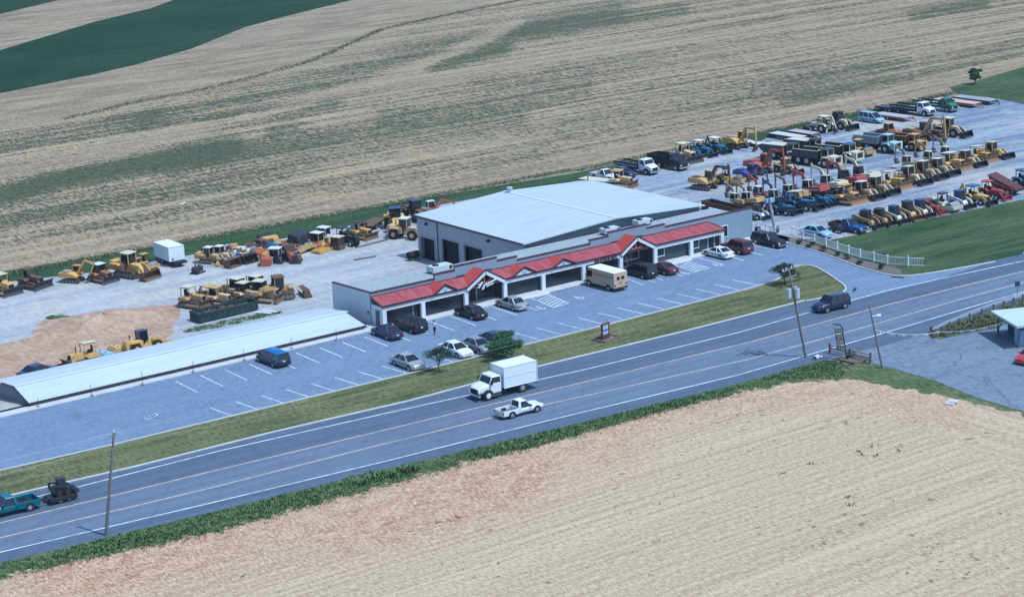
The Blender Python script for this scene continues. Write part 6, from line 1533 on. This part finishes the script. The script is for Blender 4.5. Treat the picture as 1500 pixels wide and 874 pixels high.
# thin posts on flat feet along the pavement
GP = 'thin posts along the storage building pavement'
posts = [(56, 597), (134.7, 580.5), (209, 564), (283, 546), (358, 528.5), (427, 512), (493, 499)]
lbl = ['thin bent post at the far left end of the storage building pavement', 'thin post second from the left on the storage building pavement', 'straight thin post above the storm drain', 'thin post level with the first parking line', 'thin post just left of the blue minivan', 'thin post right of the blue minivan with a side twig', 'thin post nearest the shops on the storage building pavement']
for i, (px, py) in enumerate(posts):
    p = T(px, py); q = thing('marker_post', lbl[i], 'post', (p.x, p.y, .13), 0, GP); h = (1.0, 1.25, 1.5, 1.3, 1.35, 1.3, 1.2)[i]; lx = (.05, -.06, .0, .08, -.03, .05, 0)[i]
    MB().cyl((0, 0, 0), (lx, 0, h), .028, .02, n=6).build('stake', DARK, q); MB().cyl((0, 0, 0), (0, 0, .05), .20, .16, n=12).build('foot', STEEL, q)
    if i in (0, 3, 5): MB().beam((lx * .7, 0, h * .75), (lx * .7 - .25, .05, h * .5), .02).build('twig', DARK, q)
# accessible-bay signs
for px, py, lab in ((760.5, 433, 'white sign on a post at the left hatched bay'), (1006, 376, 'white sign on a post at the right hatched bay')):
    p = T(px, py); q = thing('bay_sign', lab, 'parking sign', (p.x, p.y + .3, .14), 0, 'accessible bay signs')
    MB().cyl((0, 0, 0), (0, 0, 1.25), .03, n=8).build('sign_post', STEEL, q); s_ = MB().box(-.2, .2, -.03, -.005, 1.0, 1.62).build('sign_panel', WHITE, q); MB().box(-.12, .12, -.037, -.032, 1.25, 1.5).build('symbol', BLU, s_)
# storm drain
p = at(222, 610); q = thing('storm_drain', 'black storm drain grate with a white painted edge in the car park', 'storm drain', (p.x, p.y, .03), 20)
MB().box(-.85, .85, -.26, .26, -.05, .012).build('surround', M_LINE, q); gr = MB()
for k in range(9): gr.box(-.7 + k * .16, -.6 + k * .16, -.16, .16, .015, .03)
MB().box(-.72, .72, -.17, .17, .006, .0135).build('opening', DARK, q); gr.build('grate', STEEL, q)
p = at(1315, 406.5); q = thing('kerb_inlet', 'dark kerb inlet at the mouth of the car park exit', 'storm drain', (p.x, p.y, .0), -60); MB().box(-.8, .8, -.18, .18, .0, .06).build('opening', DARK, q); MB().box(-.9, .9, .18, .3, .0, .16).build('hood', CONC, q)
p = at(1252, 425); q = thing('road_debris', 'dark strip of rubbish lying on the asphalt at the tip of the grass island', 'debris', (p.x, p.y, .03), 30); MB().box(-.6, .5, -.12, .12, 0, .10).box(.1, .8, -.05, .2, 0, .07).build('rubber_strip', RUB, q)
# verge sign
p = T(887, 497); q = thing('monument_sign', 'brown framed blue and white sign on the verge with a timber edged bed', 'sign', p, 12)
MB().box(-.65, -.48, -.1, .1, 0, 1.75).box(.48, .65, -.1, .1, 0, 1.75).box(-.75, .75, -.12, .12, 1.753, 1.9).box(-.477, .477, -.08, .08, .2, .62).build('frame', paint('sign_brown', (.13, .035, .025), .6, 0, .2), q)
s_ = MB().box(-.475, .475, -.05, .05, .65, 1.74).build('sign_panel', flat('sign_white_blue', (.50, .56, .64), .5, .05, 2), q)
MB().box(-.45, .45, -.06, -.052, .98, 1.22).build('blue_band', flat('sign_blue', (.06, .16, .36), .5, .1, 2), s_); MB().box(-.35, .3, -.06, -.052, 1.38, 1.44).box(-.35, .35, -.06, -.052, .78, .83).build('text_line', flat('sign_grey', (.2, .24, .3), .5, .1, 2), s_)
t_ = MB(); t_.box(-1.3, 1.5, -1.0, -.85, 0, .2).box(-1.3, 1.5, .85, 1.0, 0, .2).box(-1.3, -1.15, -.847, .847, 0, .2).box(1.35, 1.5, -.847, .847, 0, .2); t_.build('timber_edge', WOOD, q)
MB().box(-1.147, 1.347, -.847, .847, -.02, .08).build('mulch', MC['grey_brown_mulch'], q)
# service station sign, split rail fence and bed
p = T(1241, 527); q = thing('price_sign', 'tall leaning price sign with four dark boards under a bent post by the forecourt', 'price sign', p, 0, None, False, .88)
rt = Vector((.797, -.604, 0)); V = lambda a, z: (rt.x * a, rt.y * a, z)
MB().path([V(0, -.1), V(-.35, 2.2), V(-.62, 4.1), V(-.85, 4.45), V(-1.75, 4.62)], .13, .13).build('bent_post', paint('dark_green_post', (.018, .05, .04), .5, .1, .2), q)
for k, (z, c) in enumerate(((3.7, flat('board_green', (.07, .15, .12), .6, .2, 4)), (2.95, flat('board_black', (.05, .06, .06), .6, .2, 4)), (2.3, flat('board_red_brown', (.20, .10, .10), .6, .2, 4)), (1.6, MC['board_black']))):
    x = -1.5 + (3.9 - z) * .14; b = MB(); b.beam(V(x - .05, z), V(x + 1.0 - .04 * k, z - .02), .07, .58)
    o = b.build('price_board', c, q); d = MB()
    for j in range(3): 
        for zz in (.14, -.02, -.18): a = V(x + .12 + j * .28, z + zz); e = V(x + .30 + j * .28, z + zz); d.beam(Vector(a) + Vector((-.05, -.06, 0)), Vector(e) + Vector((-.05, -.06, 0)), .02, .05)
    d.build('digit_bars', flat('digit_white', (.55, .6, .58), .5, .1, 2), o)
a, b = T(1215.5, 517), T(1275, 532)
q = thing('rail_fence', 'short weathered split rail fence in front of the price sign', 'fence', (0, 0, 0))
d = b - a
for k in range(3): p = a + d * (k / 2); MB().box(p.x - .09, p.x + .09, p.y - .09, p.y + .09, -.1, 1.15).build('fence_post', WOOD, q)
for k in range(2):
    for z in (.3, .62, .95): MB().beam(a + d * (k / 2) + Vector((0, 0, z)), a + d * ((k + 1) / 2) + Vector((0, 0, z + rng.uniform(-.05, .05))), .08, .13).build('fence_rail', flat('pale_rail_wood', (.42, .37, .32), .85, .15, 2), q)
p = T(1252, 530); q = thing('planter_bed', 'timber edged planting bed at the foot of the price sign', 'planter', p, -8); cs = [Vector((x - p.x, y - p.y, 0)) for x, y in XY([(1223, 527), (1251, 533.5), (1275, 528), (1252, 522)])]
e = MB()
for a, b in zip(cs, cs[1:] + cs[:1]): e.beam(a + Vector((0, 0, .1)), b + Vector((0, 0, .1)), .16, .24)
q.rotation_euler = (0, 0, 0); e.build('timber_edge', WOOD, q); MB().quad(*[c * .95 + Vector((0, 0, .14)) for c in cs]).build('mulch', MC['grey_brown_mulch'], q)
for px, py, lab in ((1251, 525, 'upright dark shrub in the planting bed under the price sign'), (1243, 527, 'low shrub at the left corner of the planting bed')):
    p = T(px, py); q = thing('shrub', lab, 'shrub', (p.x, p.y, .14), 0, None); mb = MB(); leaf_cloud(mb, rng, [(0, 0, .25, .28), (0, .05, .6, .2), (.1, 0, .4, .25)], 40, .08); mb.build('foliage', LEAFD, q); MB().cyl((0, 0, 0), (0, 0, .4), .03, n=6).build('stem', BARK, q)
p = T(1196, 526); q = thing('culvert_pipe', 'broken pale concrete culvert pipe lying in the grass by the tall pole', 'culvert', p, 20); q.scale = (.62,) * 3; pr = MB(); n = 14
pr.v = [Vector((x, math.cos(2 * PI * k / n) * r, .35 + math.sin(2 * PI * k / n) * r)) for x in (-.7, .7) for r in (.42, .30) for k in range(n)]
for k in range(n):
    j = (k + 1) % n; pr.f += [(k, j, 2 * n + j, 2 * n + k), (n + k, 3 * n + k, 3 * n + j, n + j), (k, n + k, n + j, j), (2 * n + k, 2 * n + j, 3 * n + j, 3 * n + k)]
pr.build('pipe_shell', CONC, q, 40); MB().box(.75, 2.0, -.3, .4, 0, .16).build('apron', CONC, q)
# guard rail
q = thing('guard_rail', 'grey steel guard rail along the road above the forecourt', 'guard rail', (0, 0, 0))
gp = [T(*p) for p in ((1366, 487), (1384, 480), (1412, 470), (1448, 456), (1478, 446), (1505, 437), (1560, 420))]; gz = [.35, .55, .68, .7, .7, .7, .7]
for i, (a, b) in enumerate(zip(gp, gp[1:])):
    MB().beam(a + Vector((0, 0, gz[i])), b + Vector((0, 0, gz[i + 1])), .06, .32).beam(a + Vector((.02, .05, gz[i])), b + Vector((.02, .05, gz[i + 1])), .06, .08).build('rail_beam', flat('galvanised_rail', (.50, .55, .60), .45, .08, 1, .5, .3), q)
    for f in (.2, .7):
        c = a.lerp(b, f); MB().box(c.x - .08, c.x + .08, c.y - .22, c.y - .06, -.1, gz[i] + .02).build('rail_post', WOOD, q)
a, b = T(1364, 487), T(1387, 494)
q = thing('log_barrier', 'low brown log barrier at the end of the guard rail', 'barrier', (0, 0, 0)); MB().beam(a + Vector((0, 0, .3)), b + Vector((0, 0, .3)), .2, .2).build('log', WOOD, q)
for f in (.02, .5, .97): c = a.lerp(b, f); MB().box(c.x - .12, c.x + .12, c.y - .12, c.y + .12, 0, .75 if f < .1 else .3).build('log_post', WOOD, q)
p = T(1490, 434); q = thing('road_sign', 'small dark road sign seen from behind at the guard rail', 'road sign', p, -35); MB().cyl((0, 0, 0), (0, 0, 1.7), .04, n=8).build('sign_post', STEEL, q); MB().box(-.3, .3, -.02, .02, 1.25, 1.8).build('sign_panel', BLU, q)
# service station canopy
p = T(1484, 503); q = thing('pump_canopy', 'pale flat canopy at the right edge over a dark open pump bay', 'canopy', p, -25)
MB().box(-.8, 9, -2.5, 4.2, 2.45, 2.7).build('canopy_slab', flat('canopy_pale', (.50, .56, .55), .6, .06, 1), q)
for x, y in ((-.2, -1.8), (-.2, 3.4), (6, -1.8), (6, 3.4)): MB().box(x - .1, x + .1, y - .1, y + .1, 0, 2.447).build('canopy_post', STEEL, q)
MB().box(1.2, 8.6, -.2, 4.0, 0, 2.446).build('kiosk_wall', flat('kiosk_dark', (.05, .06, .08), .6, .1, 1), q)
MB().box(.2, .9, -1.3, .2, .0, 1.75).build('ice_box', flat('ice_box_blue', (.30, .44, .62), .5, .08, 1), q, 0, .03)
# pennant string
e1 = pC.location + tC * .60; e2 = Vector((p.x, p.y, 2.5)) + Vector((-.9, .5, 0)); mid = T(1376, 497); mid = mid + Vector((0, 0, .9))
q = thing('pennant_string', 'string of small coloured pennants sagging from the thin pole to the canopy', 'pennant string', (0, 0, 0))
pts = []
for k in range(29):
    f = k / 28; f2 = f * 2
    c = e1.lerp(mid, f2) - Vector((0, 0, 4 * .45 * f2 * (1 - f2))) if f2 <= 1 else mid.lerp(e2, f2 - 1) - Vector((0, 0, 4 * .35 * (f2 - 1) * (2 - f2))); pts.append(c)
cd = MB()
for a, b in zip(pts, pts[1:]): cd.cyl(a, b, .02, n=4)
cd.build('cord', WHITE, q)
pc = [GRY, paint('pennant_orange', (.6, .3, .15), .6, 0, .05), WHITE, paint('pennant_blue', (.25, .35, .6), .6, 0, .05), paint('pennant_black', (.05, .05, .05), .6, 0, .05)]
for i, (a, b) in enumerate(zip(pts, pts[1:])):
    for f in (.2, .7):
        c = a.lerp(b, f); d = (b - a).normalized() * .13; o = MB().quad(c - d, c + d, c + Vector((.03, .03, -.32))).build('pennant', pc[(2 * i + int(f * 2)) % 5], q); s = o.modifiers.new('t', 'SOLIDIFY'); s.thickness = .012
# loose bits
p = T(1394, 590); q = thing('concrete_slab', 'pale broken slab lying in the corner of the tilled field', 'slab', p, 25); MB().box(-.8, .9, -.4, .5, 0, .14).box(-.3, .6, -.6, .2, .14, .22).build('slab_piece', CONC, q)
for px, py, l, hd, lab in ((545, 357.5, 6, 8, 'long dark pole lying on the gravel left of the metal shed'), (535, 379, 3.2, -8, 'short plank lying on the gravel in front of the shed')):
    p = T(px, py); q = thing('loose_timber', lab, 'timber', p, hd); MB().beam((-l / 2, 0, .1), (l / 2, 0, .12), .18, .16).build('baulk', WOOD, q); MB().box(-l / 2 - .02, -l / 2 + .1, -.12, .12, 0, .2).build('end_strap', STEEL, q)
for px, py, lab in ((386, 461, 'left of two white boards lying in weeds by the green skip'), (394, 459, 'right of two white boards lying in weeds by the green skip')):
    p = T(px, py); q = thing('white_board', lab, 'board', p, -60, 'white boards by the green skip'); MB().box(-1.1, 1.1, -.18, .18, .25, .33).build('board', WHITE, q); MB().box(-.9, -.8, -.15, .15, 0, .25).box(.8, .9, -.15, .15, 0, .25).build('bearer', WOOD, q)
p = at(267, 299, LOW); q = thing('white_scrap', 'tiny white scrap lying in the far stubble field', 'litter', (p.x, p.y, LOW + .02), 15); MB().box(-.35, .35, -.3, .3, .0, .08).box(-.1, .42, -.35, .05, .083, .12).build('sheet', WHITE, q)

# ================================================================== THE PERSON
p = T(637, 491)
q = thing('person', 'person in white shirt and dark trousers walking across the car park behind the black minivan', 'person', (p.x, p.y, .03), 200)
def skinned(name, mat, J, E_, rad, sub=2):
    me = bpy.data.meshes.new(name); me.from_pydata(J, E_, []); o = bpy.data.objects.new(name, me); COL.objects.link(o); o.parent = q
    s = o.modifiers.new('skin', 'SKIN'); s.use_smooth_shade = True
    for v, r in zip(me.skin_vertices[0].data, rad): v.radius = (r, r)
    me.skin_vertices[0].data[0].use_root = True
    o.modifiers.new('sub', 'SUBSURF').levels = sub; o.modifiers['sub'].render_levels = sub; me.materials.append(mat); return o
SKIN = flat('skin', (.42, .25, .18), .6, .08, 3)
hip, chest, neck, head, top = (0, 0, .95), (.02, 0, 1.32), (.03, 0, 1.50), (.06, 0, 1.62), (.05, 0, 1.74)
J = [hip, (.01, 0, 1.12), chest, neck, head, top, (.02, .19, 1.43), (-.08, .26, 1.15), (.06, .28, .92), (.02, -.19, 1.43), (.14, -.25, 1.16), (.34, -.22, 1.02),
     (0, .10, .90), (.16, .11, .50), (.10, .11, .08), (.24, .11, .03), (0, -.10, .90), (-.06, -.11, .48), (-.30, -.11, .12), (-.22, -.11, .03),
     (.09, .29, .82), (.12, .27, .80), (.43, -.21, 1.04), (.46, -.19, 1.0)]
Ed = [(0, 1), (1, 2), (2, 3), (3, 4), (4, 5), (2, 6), (6, 7), (7, 8), (2, 9), (9, 10), (10, 11), (0, 12), (12, 13), (13, 14), (14, 15), (0, 16), (16, 17), (17, 18), (18, 19), (8, 20), (20, 21), (11, 22), (22, 23)]
Rr = [.13, .12, .14, .055, .095, .085, .07, .048, .038, .07, .048, .038, .09, .065, .045, .04, .09, .065, .045, .04, .04, .022, .04, .022]
skinned('body', SKIN, J, Ed, Rr)
skinned('shirt', flat('white_shirt', (.8, .8, .8), .8, .04, 4), [(0, 0, .98), (.01, 0, 1.14), (.02, 0, 1.33), (.025, 0, 1.46), (.02, .19, 1.43), (-.05, .25, 1.22), (.02, -.19, 1.43), (.10, -.245, 1.23)], [(0, 1), (1, 2), (2, 3), (2, 4), (4, 5), (2, 6), (6, 7)], [.155, .15, .17, .08, .095, .075, .095, .075])
skinned('trousers', flat('dark_trousers', (.02, .025, .05), .85, .1, 4), [(0, 0, 1.0), (0, .10, .88), (.16, .11, .50), (.11, .11, .14), (0, -.10, .88), (-.06, -.11, .48), (-.28, -.11, .16)], [(0, 1), (1, 2), (2, 3), (0, 4), (4, 5), (5, 6)], [.145, .11, .08, .062, .11, .08, .062])
MB().cyl((.045, 0, 1.655), (.035, 0, 1.80), .10, .06, n=12).build('hair', flat('brown_hair', (.06, .04, .025), .8, .2, 4), q, 60)
# ================================================================== ADDED HAZE
hz = MB().box(-905, 1505, -905, 2205, -4.0, 70).build('haze', None); tag(hz, 'thin pale haze volume added over the whole scene to lift its shadows', 'haze', kind='stuff')  # thin volume added so that the blacks come out lifted
hm_ = bpy.data.materials.new('shadow_lift_haze'); hm_.use_nodes = True; nt_ = hm_.node_tree; nt_.nodes.remove(nt_.nodes['Principled BSDF'])
pv = nt_.nodes.new('ShaderNodeVolumePrincipled'); pv.inputs['Density'].default_value = .00008; pv.inputs['Color'].default_value = (.86, .9, 1, 1)
nt_.links.new(pv.outputs[0], nt_.nodes['Material Output'].inputs['Volume']); hz.data.materials.append(hm_)
